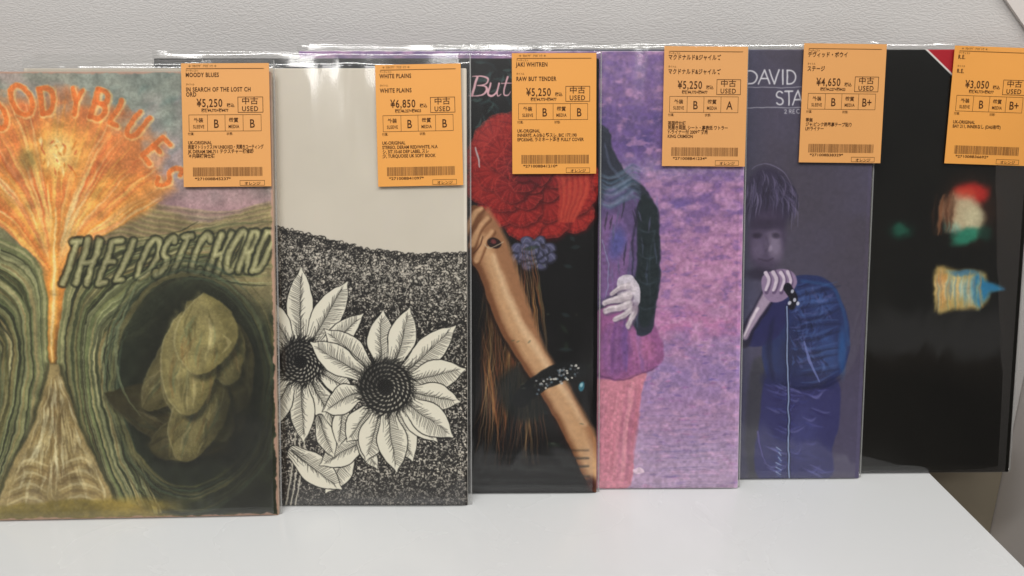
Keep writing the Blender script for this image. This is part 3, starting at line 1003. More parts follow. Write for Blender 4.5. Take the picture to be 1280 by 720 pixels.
def paint_purple(cv):
    n = cv.n
    X, Y = cv.X, cv.Y
    a = noise2(n, n, 46 * cv.k, 80, 4)
    b = noise2(n, n, 30 * cv.k, 81, 4, 1.6, .8)
    c = noise2(n, n, 9 * cv.k, 82, 3, 1.4, .8)
    band = lambda y0, h: np.clip(1 - np.abs(Y - y0) / h, 0, 1)
    cv.blendall(band(90, 60) * .8, (128, 104, 156))
    cv.blendall(np.clip(band(165, 52) * 1.3, 0, 1) * np.clip(a * 2.2 - .5, 0, 1), (74, 62, 122))
    cv.blendall(band(212, 22) * .55, (150, 142, 178))
    cv.blendall(band(262, 40) * np.clip((b - .44) * 5, 0, 1) * .85, (88, 74, 146))
    cv.blendall(np.clip((X - 850) / 90, 0, 1) * band(320, 130) * .5, (180, 120, 160))
    cv.blendall(np.clip(band(345, 80) * 1.2, 0, 1) * .85, (184, 124, 166))
    cv.blendall(band(410, 40) * np.clip((b - .42) * 5, 0, 1) * .8, (192, 104, 158))
    cv.blendall(band(465, 60) * np.clip((a - .34) * 4, 0, 1) * .8, (126, 106, 168))
    cv.blendall(np.clip((Y - 500) / 70, 0, 1) * .92, (164, 142, 178))
    cv.blendall(np.clip((Y - 560) / 70, 0, 1) * .5, (186, 158, 180))
    cv.blendall(np.clip((c - .52) * 5, 0, 1) * np.clip((560 - Y) / 200, .25, 1) * .5, (98, 74, 142))
    cv.blendall(np.clip((.47 - c) * 5, 0, 1) * .55, (206, 154, 192))
    cv.blendall(np.clip((Y - 200) / 300, 0, 1) * .30 + .08 * (Y > 0), (204, 172, 198))
    for i in range(900):                          # leaf litter on the path, finer with distance
        y = 200 + 410 * rng.random() ** .8
        x = rng.uniform(372, 934)
        s_ = .5 + 1.6 * np.clip((y - 210) / 400, 0, 1)
        col = [(92, 72, 142), (206, 158, 198), (150, 92, 156), (116, 108, 178), (196, 120, 166)][i % 5]
        cv.stroke([(x - 3 * s_, y), (x + 3 * s_, y + rng.uniform(-2, 2))], col, .6, .5, .38 * (1 if y < 500 else .6), 1.0, mid=2.0 * s_)
    for i in range(40):
        y = rng.uniform(520, 608)
        cv.stroke([(800, y), (860, y + rng.uniform(-4, 4)), (925, y + rng.uniform(-6, 3))], (140, 122, 164), .4, .4, .35, 1, mid=1.6)
    # standing figure cut by the album in front: head outside view, coat, hand, trousers
    cv.poly([(690, 400), (700, 470), (700, 612), (782, 612), (792, 560), (800, 500), (806, 462), (760, 440)], (206, 134, 152), 1, 3)
    for i in range(26):
        x = rng.uniform(742, 796)
        cv.stroke([(x + 8, 470 + rng.uniform(0, 30)), (x + 2, 530), (x - 6, 606)], [(226, 160, 172), (170, 104, 132), (196, 120, 140)][i % 3], .8, .8, .35, 2.5, mid=6)
    cv.poly([(690, 392), (706, 470), (748, 474), (780, 474), (822, 458), (830, 436), (812, 396), (790, 372)], (152, 92, 142), 1, 4)
    for i in range(24):
        x = rng.uniform(748, 812)
        cv.stroke([(x * .6 + 314, 398), (x * .9 + 80, 430), (x + 4, 466)], [(188, 122, 166), (112, 68, 122), (122, 92, 156)][i % 3], .8, .8, .45, 3, mid=6)
    cv.stroke([(746, 470), (780, 475), (822, 459)], (84, 44, 84), 2.5, 1.5, .6, 2)
    cv.poly([(752, 420), (770, 404), (790, 430), (776, 468), (756, 464)], (112, 78, 136), .4, 9)
    cv.blob(806, 436, 14, 20, (196, 122, 160), .5, -20)
    cv.poly([(680, 150), (756, 158), (766, 186), (780, 214), (806, 236), (822, 262), (826, 310), (824, 360), (816, 410), (798, 420), (786, 396), (770, 380), (700, 400), (660, 300)],
            (46, 50, 64), 1, 3)
    cv.poly([(752, 250), (778, 236), (800, 250), (800, 320), (790, 352), (762, 372), (744, 380)], (112, 88, 140), .8, 8)
    cv.poly([(744, 290), (770, 268), (790, 300), (780, 350), (748, 372)], (142, 102, 154), .6, 9)
    cv.poly([(800, 246), (820, 262), (824, 320), (818, 392), (800, 406), (796, 330)], (32, 42, 46), .95, 3)
    cv.blob(772, 304, 13, 26, (74, 84, 150), .7, 12)
    for i in range(34):
        x = rng.uniform(748, 822)
        y = rng.uniform(240, 390)
        cv.stroke([(x, y), (x + rng.uniform(-5, 5), y + rng.uniform(10, 34))], [(84, 92, 118), (24, 28, 34), (116, 108, 150)][i % 3], .5, .5, .5, 1.4, mid=3)
    cv.stroke([(757, 180), (764, 208), (784, 234), (800, 262)], (96, 104, 130), 2, 1, .5, 2, mid=4)
    cv.stroke([(800, 250), (792, 300), (790, 350), (782, 372)], (28, 30, 44), 3, 2, .6, 2.5)
    cv.stroke([(820, 290), (812, 330), (814, 380)], (78, 92, 104), 1.5, 1, .45, 2.5)
    for q in range(7):
        y = 286 + q * 16
        cv.stroke([(798, y), (808, y + 6), (822, y + 2)], [(64, 76, 88), (20, 26, 32)][q % 2], 1, .8, .5, 2, mid=3)
    # knotted teal scarf
    for i in range(24):
        y = 216 + i * 1.7
        cv.stroke([(744, y), (764, y + 6 + rng.uniform(-3, 3)), (790, y - 8 + rng.uniform(-3, 3)), (800, y - 6)], [(110, 130, 152), (60, 86, 106), (140, 150, 172), (84, 100, 128)][i % 4], 1, .6, .38, 2.2, mid=4)
    cv.stroke([(752, 300), (760, 330), (758, 372)], (150, 160, 190), 1.2, 1, .7, .8)
    # pale hand resting on the coat: four fingers and a thumb
    cv.blob(782, 368, 15, 20, (50, 44, 62), .7, 20)
    cv.poly([(772, 350), (788, 346), (799, 358), (800, 378), (790, 392), (776, 384)], (206, 196, 208), 1, 1.6)
    for (p, w_) in (([(786, 370), (770, 375), (756, 380)], 10), ([(786, 379), (770, 386), (757, 390)], 10), ([(789, 386), (779, 395), (769, 400)], 9), ([(794, 386), (790, 399), (784, 408)], 8.5), ([(786, 358), (774, 362), (765, 368)], 8)):
        cv.stroke([(x + 1, y + 2) for x, y in p], (96, 78, 106), w_ + 1, w_ * .7, .7, 2.4)
        cv.stroke(p, (196, 182, 190), w_, w_ * .7, 1, 2)
        cv.stroke([(x - .5, y - w_ * .2) for x, y in p], (232, 222, 226), w_ * .4, w_ * .2, .6, 1)
    cv.blob(790, 362, 7, 9, (226, 214, 220), .6, 0)
    cv.blob(794, 384, 6, 10, (120, 96, 124), .5, 0)
    cv.poly([(790, 588), (800, 584), (806, 590), (796, 594)], (226, 200, 216), .9, 1)
    cv.warp(2.4, 14, 86, 3)
    cv.grain(.16, 4, 87, 3)
    cv.wear((206, 196, 206), .7, .8, 88)


def paint_singer(cv):
    n = cv.n
    X, Y = cv.X, cv.Y
    a = noise2(n, n, 80 * cv.k, 90, 4)
    cv.blendall(np.clip((a - .3) * 2, 0, 1) * .55, (94, 90, 120))
    cv.blendall(np.clip((Y - 330) / 120, 0, 1) * .45, (80, 74, 104))
    cv.blendall(np.clip((960 - X) / 50, 0, 1) * .6, (66, 72, 100))
    # dark flared backdrop
    cv.poly([(936, 470), (960, 450), (985, 520), (990, 600), (936, 600)], (64, 64, 72), .8, 8)
    # trousers
    cv.poly([(948, 600), (950, 520), (962, 470), (1040, 470), (1050, 520), (1040, 560), (1034, 600)], (58, 58, 106), .95, 4)
    # jacket: rounded back and raised arm
    cv.poly([(984, 352), (1010, 344), (1036, 352), (1052, 376), (1061, 410), (1060, 446), (1048, 470), (1020, 482), (980, 484), (958, 470), (952, 436), (960, 396)], (44, 54, 100), 1, 3)
    cv.poly([(932, 412), (942, 396), (960, 370), (978, 366), (986, 392), (972, 420), (948, 434), (930, 430)], (44, 44, 92), 1, 3)
    blues = [(62, 86, 146), (30, 34, 68), (86, 108, 166), (48, 58, 108), (92, 94, 146)]
    for i in range(26):
        x = 956 + i * 3.4
        cv.blob(x, 478 + rng.uniform(-5, 5), 8, 12, (42, 46, 88), .45, rng.uniform(-30, 30))
    cv.blob(1020, 376, 26, 14, (70, 98, 158), .6, 20)
    cv.blob(1034, 440, 14, 30, (60, 92, 152), .5, -10)
    cv.blob(990, 440, 16, 36, (32, 36, 72), .6, 10)
    cv.blob(1004, 540, 20, 40, (76, 78, 130), .5, 6)
    for i in range(120):
        x = rng.uniform(986, 1032)
        y = rng.uniform(356, 456)
        l = rng.uniform(6, 22)
        an = rng.choice([-35, -20, 55, 70, 100]) + rng.uniform(-10, 10)
        cv.stroke([(x, y), (x + l * .5 * math.cos(R(an)) + 2, y + l * .5 * math.sin(R(an)) + 2), (x + l * math.cos(R(an)), y + l * math.sin(R(an)))], blues[i % 5], .6, .5, .5, 1.6, mid=rng.uniform(2, 5))
    for i in range(70):
        x = rng.uniform(954, 1016)
        y = rng.uniform(480, 590)
        cv.stroke([(x, y), (x + 12, y + 5), (x + rng.uniform(14, 30), y + rng.uniform(-6, 12))], [(96, 96, 160), (48, 46, 94), (122, 122, 178), (66, 70, 130)][i % 4], .5, .4, .42, 1.6, mid=3.5)
    for q in range(9):
        y = 362 + q * 14
        cv.stroke([(992 + q, y + 10), (1018, y + 4 + 3 * (q % 3)), (1050, y - 4 + 6 * (q % 2))], (28, 32, 62), 1, 1, .5, 3, mid=5)
        cv.stroke([(994 + q, y + 4), (1020, y - 2 + 3 * (q % 3)), (1046, y - 9 + 6 * (q % 2))], (82, 108, 164), .8, .8, .4, 2.5, mid=3.4)
    cv.stroke([(966, 400), (960, 436), (966, 476)], (28, 30, 60), 3, 3, .6, 5, mid=8)
    cv.stroke([(976, 480), (1000, 486), (1030, 484), (1050, 474)], (30, 32, 64), 2, 2, .6, 3, mid=4)
    cv.stroke([(1004, 428), (1012, 452), (1024, 478)], (120, 130, 190), 1.6, 1.2, .8, 1, mid=4)
    cv.stroke([(1002, 352), (1040, 360), (1054, 392), (1060, 430)], (52, 104, 160), 3, 3, .5, 5)
    cv.blob(1052, 440, 6, 34, (40, 96, 160), .6, 0)
    # tousled head in purple backlight, face lost in shade
    cv.blob(960, 250, 34, 44, (60, 54, 76), .95, 0, .35)
    cv.blob(958, 300, 25, 44, (66, 56, 80), .9, 6, .4)
    for i in range(130):
        x = rng.uniform(926, 990)
        t = (x - 958) / 34
        y = 212 + 26 * t * t + rng.uniform(0, 34)
        cv.stroke([(x, y), (x + 3 + 5 * t, y + 9), (x + 1 + 7 * t, y + rng.uniform(16, 30))], [(104, 96, 130), (44, 40, 56), (128, 120, 152), (76, 68, 96), (50, 46, 66)][i % 5], .5, .3, .5, 1.0, n=3, mid=2.2)
    cv.stroke(arc(957, 252, 35, 46, -120, -15, 10), (150, 142, 172), .6, .4, .55, 1.2, mid=1.6)
    cv.blob(957, 304, 24, 36, (100, 88, 114), .75, 4, .9)
    cv.blob(968, 308, 11, 22, (158, 144, 168), .6, -8, 1.0)
    cv.blob(946, 314, 9, 14, (120, 106, 134), .5, 0, 1.0)
    cv.blob(957, 282, 26, 10, (54, 47, 66), .7, 0, 1.0)
    cv.blob(946, 296, 7, 4.5, (48, 40, 58), .8, -8, 1.0)
    cv.blob(969, 296, 6.5, 4, (52, 44, 62), .75, 8, 1.0)
    cv.stroke([(957, 298), (960, 310), (957, 315)], (70, 58, 82), 1.5, 2.5, .45, 3)
    cv.blob(962, 312, 3, 5, (176, 162, 184), .5, 0, 1.0)
    cv.stroke([(948, 325), (957, 327), (966, 324)], (58, 46, 66), 2.2, 1.6, .6, 2.2)
    cv.blob(950, 344, 24, 9, (44, 38, 56), .7, 0, 1.0)
    # pale forearm, hand round the microphone
    cv.stroke([(930, 428), (936, 410), (950, 388), (962, 366)], (36, 30, 50), 17, 20, .8, 3)
    cv.stroke([(931, 422), (938, 406), (950, 386), (962, 366)], (178, 158, 182), 7, 15, .95, 3)
    cv.stroke([(930, 420), (937, 404), (947, 386)], (236, 222, 232), 2.5, 4, .85, 1.6)
    cv.poly([(954, 346), (970, 338), (990, 340), (996, 352), (990, 366), (976, 378), (960, 376), (952, 362)], (150, 128, 160), 1, 2)
    for k_ in range(4):
        cv.stroke([(958 + 9 * k_, 342 - (k_ % 2)), (962 + 9 * k_, 352), (958 + 9 * k_, 366)], (90, 70, 104), 7, 5, .7, 1)
        cv.stroke([(957 + 9 * k_, 342 - (k_ % 2)), (961 + 9 * k_, 351), (957 + 9 * k_, 363)], (222, 206, 222), 5, 3.4, .95, 1)
    cv.stroke([(984, 360), (991, 372), (989, 384)], (26, 24, 36), 12, 9, 1, 1.4)
    for x, y in ((990, 365), (992, 376), (986, 380), (996, 380)):
        cv.blob(x, y, 2.2, 3, (216, 216, 232), .9, 20, .5)
    cv.stroke([(983, 384), (984, 450), (985, 520), (986, 600)], (24, 26, 50), 4.5, 4.5, .6, 1.2)
    cv.stroke([(983, 384), (984, 450), (985, 520), (986, 600)], (150, 168, 206), 1.8, 1.8, .95, .6)
    for i in range(12):
        y = 560 + i * 3
        cv.stroke([(971 + rng.uniform(-2, 2), y), (976, y + 4)], [(170, 190, 220), (70, 90, 150)][i % 2], 1.4, 1, .8, .8)
    cv.stroke([(946, 540), (952, 566), (957, 580)], (104, 96, 160), 2.4, 1, .7, 1.2)
    # title
    wh = (226, 224, 230)
    for ch, x, w_ in zip('DAVID', (934, 948, 961, 978, 983.5), (16, 15, 15, 1, 15)):
        letter(cv, ch, x, 106, w_, 17, 0, wh, 1.9, .95, 0, .5)
    for ch, x, w_ in zip('STA', (970, 980.5, 990), (14, 14, 15)):
        letter(cv, ch, x, 132, w_, 17, 0, wh, 1.9, .95, 0, .5)
    cv.stroke([(930, 110.5), (1090, 110.5)], (180, 178, 190), 1, 1, .9, .4)
    cv.stroke([(930, 135.5), (1090, 135.5)], (180, 178, 190), 1, 1, .9, .4)
    for ch, x, w_ in zip('2REC', (980, 986, 990.5, 995), (4, 4.4, 4, 4.4)):
        letter(cv, ch, x, 142.5, w_, 4.8, 0, wh, .8, .9, 0, .4)
    cv.warp(1.2, 16, 96, 2)
    cv.grain(.06, 4, 97, 3)
    cv.wear((120, 116, 140), .5, .7, 98)


def paint_glow(cv):
    cv.grain(.25, 60, 101, 3)
    cv.blob(1126, 289, 17, 13, (20, 60, 48), .75, 0)
    cv.blob(1126, 288, 10, 7, (36, 96, 76), .7, 0)
    # out-of-focus coloured lights: red over cream over teal
    cv.blob(1212, 262, 40, 46, (70, 42, 30), .7, 0)
    cv.blob(1214, 244, 24, 17, (186, 44, 38), .95, 0, .8)
    cv.blob(1206, 244, 18, 10, (214, 96, 66), .5, 0)
    cv.blob(1202, 268, 25, 25, (204, 188, 152), .95, 0, .7)
    cv.blob(1218, 276, 14, 20, (214, 206, 168), .75, 0, .9)
    cv.blob(1186, 262, 11, 20, (142, 92, 66), .7, 0)
    cv.blob(1208, 296, 22, 12, (48, 140, 112), .9, -18, .8)
    cv.blob(1190, 286, 12, 9, (150, 206, 186), .6, 0)
    cv.blob(1232, 292, 10, 12, (24, 66, 54), .7, 0)
    for i in range(26):
        x = rng.uniform(1170, 1196)
        cv.stroke([(x, 244 + rng.uniform(-4, 8)), (x - 3, 270), (x - 6 + rng.uniform(-3, 6), 292)], [(120, 70, 44), (176, 130, 96), (40, 24, 18)][i % 3], .5, .5, .3, 3, mid=3)
    # yellow-white smear running into blue
    cv.poly([(1169, 338), (1196, 338), (1228, 341), (1236, 354), (1250, 360), (1238, 366), (1224, 384), (1190, 388), (1170, 388)], (206, 180, 110), .9, 11)
    cv.blob(1176, 362, 9, 24, (214, 128, 60), .75, 0)
    cv.blob(1192, 360, 14, 18, (238, 226, 172), .8, 0)
    cv.blob(1212, 364, 12, 18, (190, 208, 190), .85, 0)
    cv.poly([(1220, 344), (1232, 350), (1254, 360), (1236, 368), (1222, 382), (1216, 362)], (34, 122, 176), .9, 9)
    cv.blob(1204, 342, 22, 5, (48, 118, 170), .7, 0)
    for i in range(60):
        x = rng.uniform(1168, 1226)
        cv.stroke([(x, rng.uniform(338, 356)), (x + rng.uniform(-2, 2), rng.uniform(364, 390))], [(250, 240, 190), (222, 140, 72), (120, 180, 200), (240, 206, 110), (60, 120, 150)][i % 5], .5, .5, .3, 3, mid=3.5)
    cv.warp(3.5, 14, 106, 3)
    cv.grain(.06, 3, 107, 2)
    # red corner flash with a white border
    cv.poly([(1135, 40), (1320, 40), (1320, 221)], (180, 30, 44), 1, .6, False)
    cv.stroke([(1148, 53), (1240, 143), (1320, 221)], (232, 226, 220), 2.4, 2.4, 1, .5, smooth=False)


# ------------------------------------------------------------------ a record in its cover and clear sleeve
def cover_material(name, im, rough, spec=.22):
    m = bpy.data.materials.new(name)
    m.use_nodes = True
    nt = m.node_tree
    b = nt.nodes['Principled BSDF']
    b.inputs['Roughness'].default_value = rough
    b.inputs['Specular IOR Level'].default_value = spec
    t = nt.nodes.new('ShaderNodeTexImage')
    t.image = im
    t.interpolation = 'Cubic'
    t.extension = 'EXTEND'
    nt.links.new(t.outputs['Color'], b.inputs['Base Color'])
    tc = nt.nodes.new('ShaderNodeTexCoord')
    n = nt.nodes.new('ShaderNodeTexNoise')
    n.inputs['Scale'].default_value = 30
    n.inputs['Detail'].default_value = 4
    bp = nt.nodes.new('ShaderNodeBump')
    bp.inputs['Strength'].default_value = .25
    bp.inputs['Distance'].default_value = .001
    nt.links.new(tc.outputs['Object'], n.inputs['Vector'])
    nt.links.new(n.outputs['Fac'], bp.inputs['Height'])
    nt.links.new(bp.outputs[0], b.inputs['Normal'])
    return m


def vnoise(x, seed):
    i = math.floor(x)
    f = x - i
    f = f * f * (3 - 2 * f)

    def h(k):
        return (math.sin(k * 127.1 + seed * 311.7) * 43758.5453) % 1.0
    return h(i) * (1 - f) + h(i + 1) * f


def make_jacket(S, T, mats, parent):
    bm = bevelled_box((-S, 0, 0, T, 0, S), .0009, 3)
    # the front gets a grid so the card can bow slightly
    uv = bm.loops.layers.uv.new('print')
    for f in bm.faces:
        f.material_index = 0 if f.normal.y < -.5 else 1
        for l in f.loops:
            l[uv].uv = ((l.vert.co.x + S) / S, l.vert.co.z / S)
    return link_mesh('jacket', bm, mats, parent)


def make_plastic(S, T, seed, right, top, lip, mat_, parent):
    """clear outer sleeve: front and back film joined at the sides and foot, open and slightly curled at the top"""
    bm = bmesh.new()
    nx, nz = 56, 60
    x0, x1 = -S - .0015, right
    z1 = S + top
    rows = []
    for side in (0, 1):
        g = []
        for j in range(nz + 1):
            t = j / nz
            # rows packed towards the lip
            z = S * t / .8 if t < .8 else S + top * (t - .8) / .2
            row = []
            for i in range(nx + 1):
                x = x0 + (x1 - x0) * i / nx
                ex = min(i, nx - i) / nx
                ed = min(1, ex * 14)
                if side == 0:
                    y = -.0004 - .0010 * ed * (vnoise(x * 14 + z * 9, seed) * vnoise(z * 11 - x * 5, seed + 3)) - .0003 * ed
                    over = max(0, z - S - .001)
                    y += over * over / (2 * top) * (1.5 + 1.1 * (vnoise(x * 13, seed + 9) - .5)) * lip
                    y += over * .22 * (vnoise(x * 22, seed + 5) - .5)
                    if ed < 1 and z > .0015 and over == 0:
                        y = y * ed + T * .5 * (1 - ed) if ed < .3 and i not in (1, nx - 1) else y
                else:
                    y = T + .0005 + .0003 * vnoise(x * 20 + z * 13, seed + 7) * ed
                    over = max(0, z - S - .001)
                    y += over * .25 * (vnoise(x * 26, seed + 2) - .2)
                zz = z + .0015 * (vnoise(x * 18, seed + 4) - .5) * (t > .985)
                if i in (0, nx):
                    y = T * .5
                row.append(bm.verts.new((x, y, max(zz, .0003))))
            g.append(row)
        rows.append(g)
    for side in (0, 1):
        g = rows[side]
        for j in range(nz):
            for i in range(nx):
                q = (g[j][i], g[j][i + 1], g[j + 1][i + 1], g[j + 1][i])
                bm.faces.new(q if side == 0 else q[::-1])
    for i in range(nx):
        bm.faces.new((rows[0][0][i], rows[1][0][i], rows[1][0][i + 1], rows[0][0][i + 1]))
    o = link_mesh('plastic_sleeve', bm, mat_, parent, True)
    # welded side seam and foot fold catch a thin bright line
    bm = bmesh.new()
    add_box(bm, right - .0002, right + .0008, T * .5 - .00025, T * .5 + .00025, .0004, z1 - .001)
    link_mesh('seam', bm, M_SEAM, o)
    return o


def text_into(bm, s, x, z, size, sx=.8, align='LEFT', mi=0, y=0.0, bold=0.0, space=1.0, fit=None):
    cu = bpy.data.curves.new('t', 'FONT')
    cu.body = s
    cu.size = size
    cu.align_x = align
    cu.resolution_u = 3
    cu.offset = bold
    cu.space_character = space
    ob = bpy.data.objects.new('t', cu)
    C.objects.link(ob)
    dg = bpy.context.evaluated_depsgraph_get()
    me = bpy.data.meshes.new_from_object(ob.evaluated_get(dg))
    if fit:
        wmax = max([v.co.x for v in me.vertices] + [1e-6])
        sx = min(sx, fit / wmax)
    vs = [bm.verts.new((x + v.co.x * sx, y, z + v.co.y)) for v in me.vertices]
    for p in me.polygons:
        try:
            f = bm.faces.new([vs[i] for i in p.vertices])
            f.material_index = mi
        except ValueError:
            pass
    bpy.data.objects.remove(ob)
    bpy.data.meshes.remove(me)
    bpy.data.curves.remove(cu)


def frame_into(bm, x0, x1, z0, z1, w):
    for a, b, c, d in ((x0, x1, z0, z0 + w), (x0, x1, z1 - w, z1), (x0, x0 + w, z0 + w, z1 - w), (x1 - w, x1, z0 + w, z1 - w)):
        v = [bm.verts.new((a, 0, c)), bm.verts.new((b, 0, c)), bm.verts.new((b, 0, d)), bm.verts.new((a, 0, d))]
        bm.faces.new(v)


SW, SH = .0592, .0838


def make_sticker(info, pos, rot, parent, label):
    """paper price label: origin at its lower left corner, printed in slightly raised ink"""
    bm = bmesh.new()
    nx = 10
    nz = 12
    g = [[bm.verts.new((SW * i / nx, -.00012 - .0025 * max(0, i / nx - .8) ** 2 * (1 - .6 * j / nz), SH * j / nz)) for i in range(nx + 1)] for j in range(nz + 1)]
    gb = [[bm.verts.new((v.co.x, v.co.y + .00022, v.co.z)) for v in r] for r in g]
    for j in range(nz):
        for i in range(nx):
            bm.faces.new((g[j][i], g[j][i + 1], g[j + 1][i + 1], g[j + 1][i]))
            bm.faces.new((gb[j][i], gb[j + 1][i], gb[j + 1][i + 1], gb[j][i + 1]))
    for j in range(nz):
        bm.faces.new((g[j][0], g[j + 1][0], gb[j + 1][0], gb[j][0]))
        bm.faces.new((g[j][nx], gb[j][nx], gb[j + 1][nx], g[j + 1][nx]))
    for i in range(nx):
        bm.faces.new((g[0][i], gb[0][i], gb[0][i + 1], g[0][i + 1]))
        bm.faces.new((g[nz][i], g[nz][i + 1], gb[nz][i + 1], gb[nz][i]))
    st = link_mesh('price_sticker', bm, M_STICKER, parent, False)
    st.location = pos
    st.rotation_euler = (0, R(rot), 0)
    st['label'] = label

    def U(u):
        return u * SW

    def V(v):
        return (1 - v) * SH
    yy = -.00026
    t = bmesh.new()
    text_into(t, info['head'], U(.08), V(.032), .0022, 1.0)
    text_into(t, 'アーティスト', U(.05), V(.068), .0018, .8)
    text_into(t, info['artist'], U(.05), V(.110), .0041, .74, bold=.00009, space=1.12, fit=U(.8))
    text_into(t, 'タイトル', U(.05), V(.178), .0018, .8)
    for k, ln in enumerate(info['title']):
        text_into(t, ln, U(.05), V(.228 + .040 * k), .0041, .74, bold=.00009, space=1.12, fit=U(.84))
    text_into(t, info['price'], U(.17), V(.352), .0076, .74, bold=.00010, space=1.12)
    text_into(t, '税込', U(.51), V(.352), .0029, .9, bold=.00005)
    text_into(t, info['net'], U(.22), V(.392), .0027, .8, bold=.00006)
    text_into(t, '中古', U(.775), V(.328), .0052, 1.1, 'CENTER', bold=.00004)
    text_into(t, 'USED', U(.775), V(.388), .0047, .9, 'CENTER', bold=.00006, space=1.15)
    text_into(t, '外装', U(.185), V(.475), .0034, .95, 'CENTER', bold=.00004)
    text_into(t, 'SLEEVE', U(.185), V(.525), .0032, .72, 'CENTER', bold=.00004, space=1.1)
    text_into(t, info['g1'], U(.385), V(.522), .0082, .78, 'CENTER', bold=.00008)
    text_into(t, '盤質', U(.585), V(.475), .0034, .95, 'CENTER', bold=.00006)
    text_into(t, 'MEDIA', U(.585), V(.525), .0032, .72, 'CENTER', bold=.00004, space=1.1)
    text_into(t, info['g2'], U(.795), V(.522), .0082, .78, 'CENTER', bold=.00008)
    text_into(t, '付属:', U(.06), V(.580), .0022, .9)
    text_into(t, '状態:', U(.50), V(.580), .0022, .9)
    for k, ln in enumerate(info['notes']):
        text_into(t, ln, U(.06), V(.655 + .036 * k), .0032, .80, bold=.00006, fit=U(.86))
    text_into(t, info['code'], U(.13), V(.946), .0026, 1.35, bold=.00004)
    text_into(t, 'オレンジ', U(.785), V(.986), .0025, 1.1, 'CENTER', bold=.00004)
    o = link_mesh('printed_text', t, M_INK, st)
    o.location = (0, yy, 0)
    lw = .00024
    for nm, (u0, u1, v0, v1, w_) in (('used_box', (.635, .925, .400, .272, lw * 1.4)), ('grade_box', (.075, .900, .550, .415, lw)),
                                     ('header_rule', (.06, .94, .046, .041, lw * .6)), ('colour_box', (.64, .925, .992, .950, lw))):
        f = bmesh.new()
        frame_into(f, U(u0), U(u1), V(v0), V(v1), w_)
        if nm == 'grade_box':
            for u in (.285, .485, .690):
                v = [f.verts.new((U(u), 0, V(.55) + lw)), f.verts.new((U(u) + lw, 0, V(.55) + lw)), f.verts.new((U(u) + lw, 0, V(.415) - lw)), f.verts.new((U(u), 0, V(.415) - lw))]
                f.faces.new(v)
        o = link_mesh(nm, f, M_INK, st)
        o.location = (0, yy, 0)
    b = bmesh.new()
    r = random.Random(info['price'] + info['artist'])
    x = U(.11)
    while x < U(.905):
        w = r.choice((.00022, .00022, .00044, .00044))
        v = [b.verts.new((x, 0, V(.915))), b.verts.new((x + w, 0, V(.915))), b.verts.new((x + w, 0, V(.842))), b.verts.new((x, 0, V(.842)))]
        b.faces.new(v)
        x += w + r.choice((.00022, .0003, .00044))
    o = link_mesh('barcode', b, M_INK_GREY, st)
    o.location = (0, yy, 0)
    return st


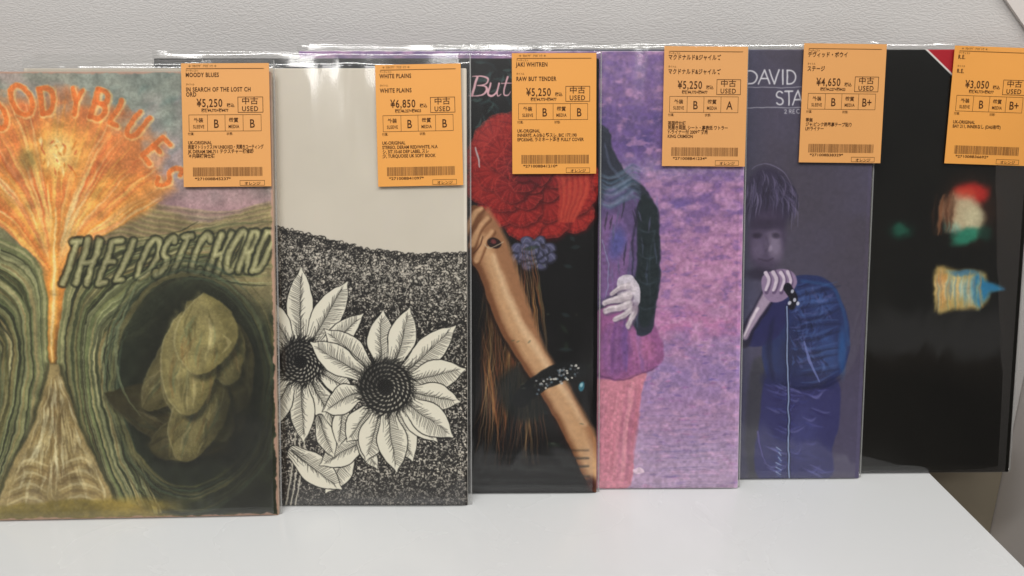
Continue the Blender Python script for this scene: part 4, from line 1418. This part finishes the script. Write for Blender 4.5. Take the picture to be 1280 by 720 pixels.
HEAD = '＊ ｦｶｲｱｹﾞ ｱﾘｶﾞﾄｳ ＊'
RECORDS = [
    dict(yb=.4581, ln=15.39, xr=-.1634, ro=2.17, S=.3068, T=.0042, base=(150, 150, 136), paint=paint_fiery, rough=.5, edge=M_EDGE_TAN,
         hm=(0.5244109, -0.01675237, 126.3577, -0.01105346, -0.5446496, 355.0582, -3.507934e-05, -2.474996e-05, 1.0),
         stick=((231.5, 235), -0.2), plast=(.0012, .009, .9),
         label='frontmost album, with a fiery orange fan over dark green swirls painted on its cover',
         stick_label='orange price label reading 5,250 yen on the painted cover',
         info=dict(artist='MOODY BLUES', title=['IN SEARCH OF THE LOST CH', 'ORD'], price='¥5,250', net='税抜¥4,773+税¥477', g1='B', g2='B',
                   notes=['UK-ORIGINAL', '両面マトリックス1W UNBOXED・見開きコーティング', 'JK DERAM SML711 テクスチャー補修跡', '＊内袋補強仕様'], code='*271008B45237*', head=HEAD)),
    dict(yb=.4704, ln=14.58, xr=-.0325, ro=.27, S=.3077, T=.0034, base=(216, 207, 192), paint=paint_flowers, rough=.5, edge=M_EDGE_WHITE,
         hm=(0.5524389, -0.01390597, -14.76704, -0.0007509642, -0.5598654, 354.646, -2.392301e-06, -4.002065e-05, 1.0),
         stick=((473.5, 234.5), -1.1), plast=(.0022, .011, 1.2),
         label='cream album whose cover has black and white ink drawn flowers on a stippled ground',
         stick_label='orange price label reading 6,850 yen',
         info=dict(artist='WHITE PLAINS', title=['WHITE PLAINS'], price='¥6,850', net='税抜¥6,227+税¥623', g1='B', g2='B',
                   notes=['UK-ORIGINAL', 'STEREO, DERAM RED/WHITE, N.A', 'シ, SIT.10-60 DEP LABEL スレ', '少, TURQUOISE UK SOFT BOOK'], code='*271008B41097*', head=HEAD)),
    dict(yb=.4871, ln=12.88, xr=.0607, ro=.6, S=.3123, T=.0034, base=(15, 14, 15), paint=paint_rose, rough=.35, edge=M_EDGE_DARK,
         hm=(0.5543006, -0.01853844, -104.9613, -0.002537395, -0.5681558, 352.3091, -8.14204e-06, -6.990338e-05, 1.0),
         stick=((640.5, 218.5), -.2), plast=(.0014, .006, .8),
         label='black album whose cover has a big red embroidered rose above a bare forearm',
         stick_label='orange price label reading 5,250 yen on the rose cover',
         info=dict(artist='JAKI WHITREN', title=['RAW BUT TENDER'], price='¥5,250', net='税抜¥4,773+税¥477', g1='B', g2='B',
                   notes=['UK-ORIGINAL', 'INNER付, A-3/B-2 軽スレ, BIC 177,190', 'EPC65645, ラミネート浮き FULLY COVER'], code='*271008B41210*', head=HEAD)),
    dict(yb=.4934, ln=12.63, xr=.1659, ro=.64, S=.3170, T=.0034, base=(150, 112, 158), paint=paint_purple, rough=.42, edge=M_EDGE_LILAC,
         hm=(0.5582759, -0.01223675, -207.526, -0.002750286, -0.5721413, 352.1992, -8.833888e-06, -7.423945e-05, 1.0),
         stick=((826.5, 208.5), .5), plast=(.0010, .006, .8),
         label='purple and pink tinted album showing part of a standing figure in a dark coat',
         stick_label='orange price label with media grade A',
         info=dict(artist='マクドナルド&ジャイルズ', title=['マクドナルド&ジャイルズ'], price='¥5,250', net='税抜¥4,773+税¥477', g1='B', g2='A',
                   notes=['英国盤仕様', '見開き両面, シート・裏表紙 ワトラー', 'Y-ライナー付 2009年発売', 'KING CRIMSON'], code='*271008B41234*', head='')),
    dict(yb=.5074, ln=11.24, xr=.2614, ro=.79, S=.3166, T=.0036, base=(80, 74, 88), paint=paint_singer, rough=.4, edge=M_EDGE_SLATE,
         hm=(0.5615861, -0.006593209, -305.0337, -0.003534855, -0.5791509, 350.5858, -1.141229e-05, -9.815793e-05, 1.0),
         stick=((996.8, 203.8), .7), plast=(.0012, .005, .8),
         label='slate blue album showing a singer in a blue jacket at a microphone',
         stick_label='orange price label reading 4,650 yen',
         info=dict(artist='デヴィッド・ボウイ', title=['ステージ'], price='¥4,650', net='税抜¥4,227+税¥423', g1='B', g2='B+',
                   notes=['帯無', 'ジャ:ピンク箱界裏テープ貼り', 'LP/ライナー'], code='*271008B38329*', head='')),
    dict(yb=.5168, ln=10.73, xr=.3803, ro=.9, S=.3161, T=.0034, base=(17, 16, 13), paint=paint_glow, rough=.3, edge=M_EDGE_DARK,
         hm=(0.5662291, 0.005533052, -426.4045, -0.004112655, -0.5838772, 350.2087, -1.330068e-05, -0.0001067654, 1.0),
         stick=((1178, 205), 2.0), plast=(.0012, .004, .6),
         label='rearmost album, nearly black, with blurred coloured lights and a red corner',
         stick_label='orange price label reading 3,050 yen, tilted',
         info=dict(artist='R.E.', title=['R.E.'], price='¥3,050', net='税抜¥2,773+税¥277', g1='B', g2='B+',
                   notes=['UK-ORIGINAL', 'BAY 211, INNERなし (DAS有盤)'], code='*271008B36692*', head=HEAD)),
]

for i, r in enumerate(RECORDS):
    cv = Cover(r['S'], r['hm'], r['base'])
    r['paint'](cv)
    im = cv.image('cover_print')
    e = bpy.data.objects.new('record_album', None)
    e.empty_display_size = .03
    C.objects.link(e)
    e['label'] = r['label']
    e['category'] = 'record album'
    e['group'] = 'record albums lined up along the shelf'
    e.matrix_world = Matrix.Translation((r['xr'], r['yb'], .0004)) @ Matrix.Rotation(R(r['ro']), 4, 'Z') @ Matrix.Rotation(R(-r['ln']), 4, 'X')
    make_jacket(r['S'], r['T'], [cover_material('printed_cover', im, r['rough']), r['edge']], e)
    rt, tp, lip = r['plast']
    make_plastic(r['S'], r['T'], i + 1.3, rt, tp, lip, plastic_material('clear_film', i + 1, 0.006, (.12, .12, .09, .12, .09, .045)[i], (.95, 1.0, .7, .9, .7, .17)[i]), e)
    (sx, sy), rot = r['stick']
    mm = cv.px([(sx, sy)])[0] / PPM / 1000
    make_sticker(r['info'], (mm[0] - r['S'], -.0022, mm[1]), rot, e, r['stick_label'])
    del cv
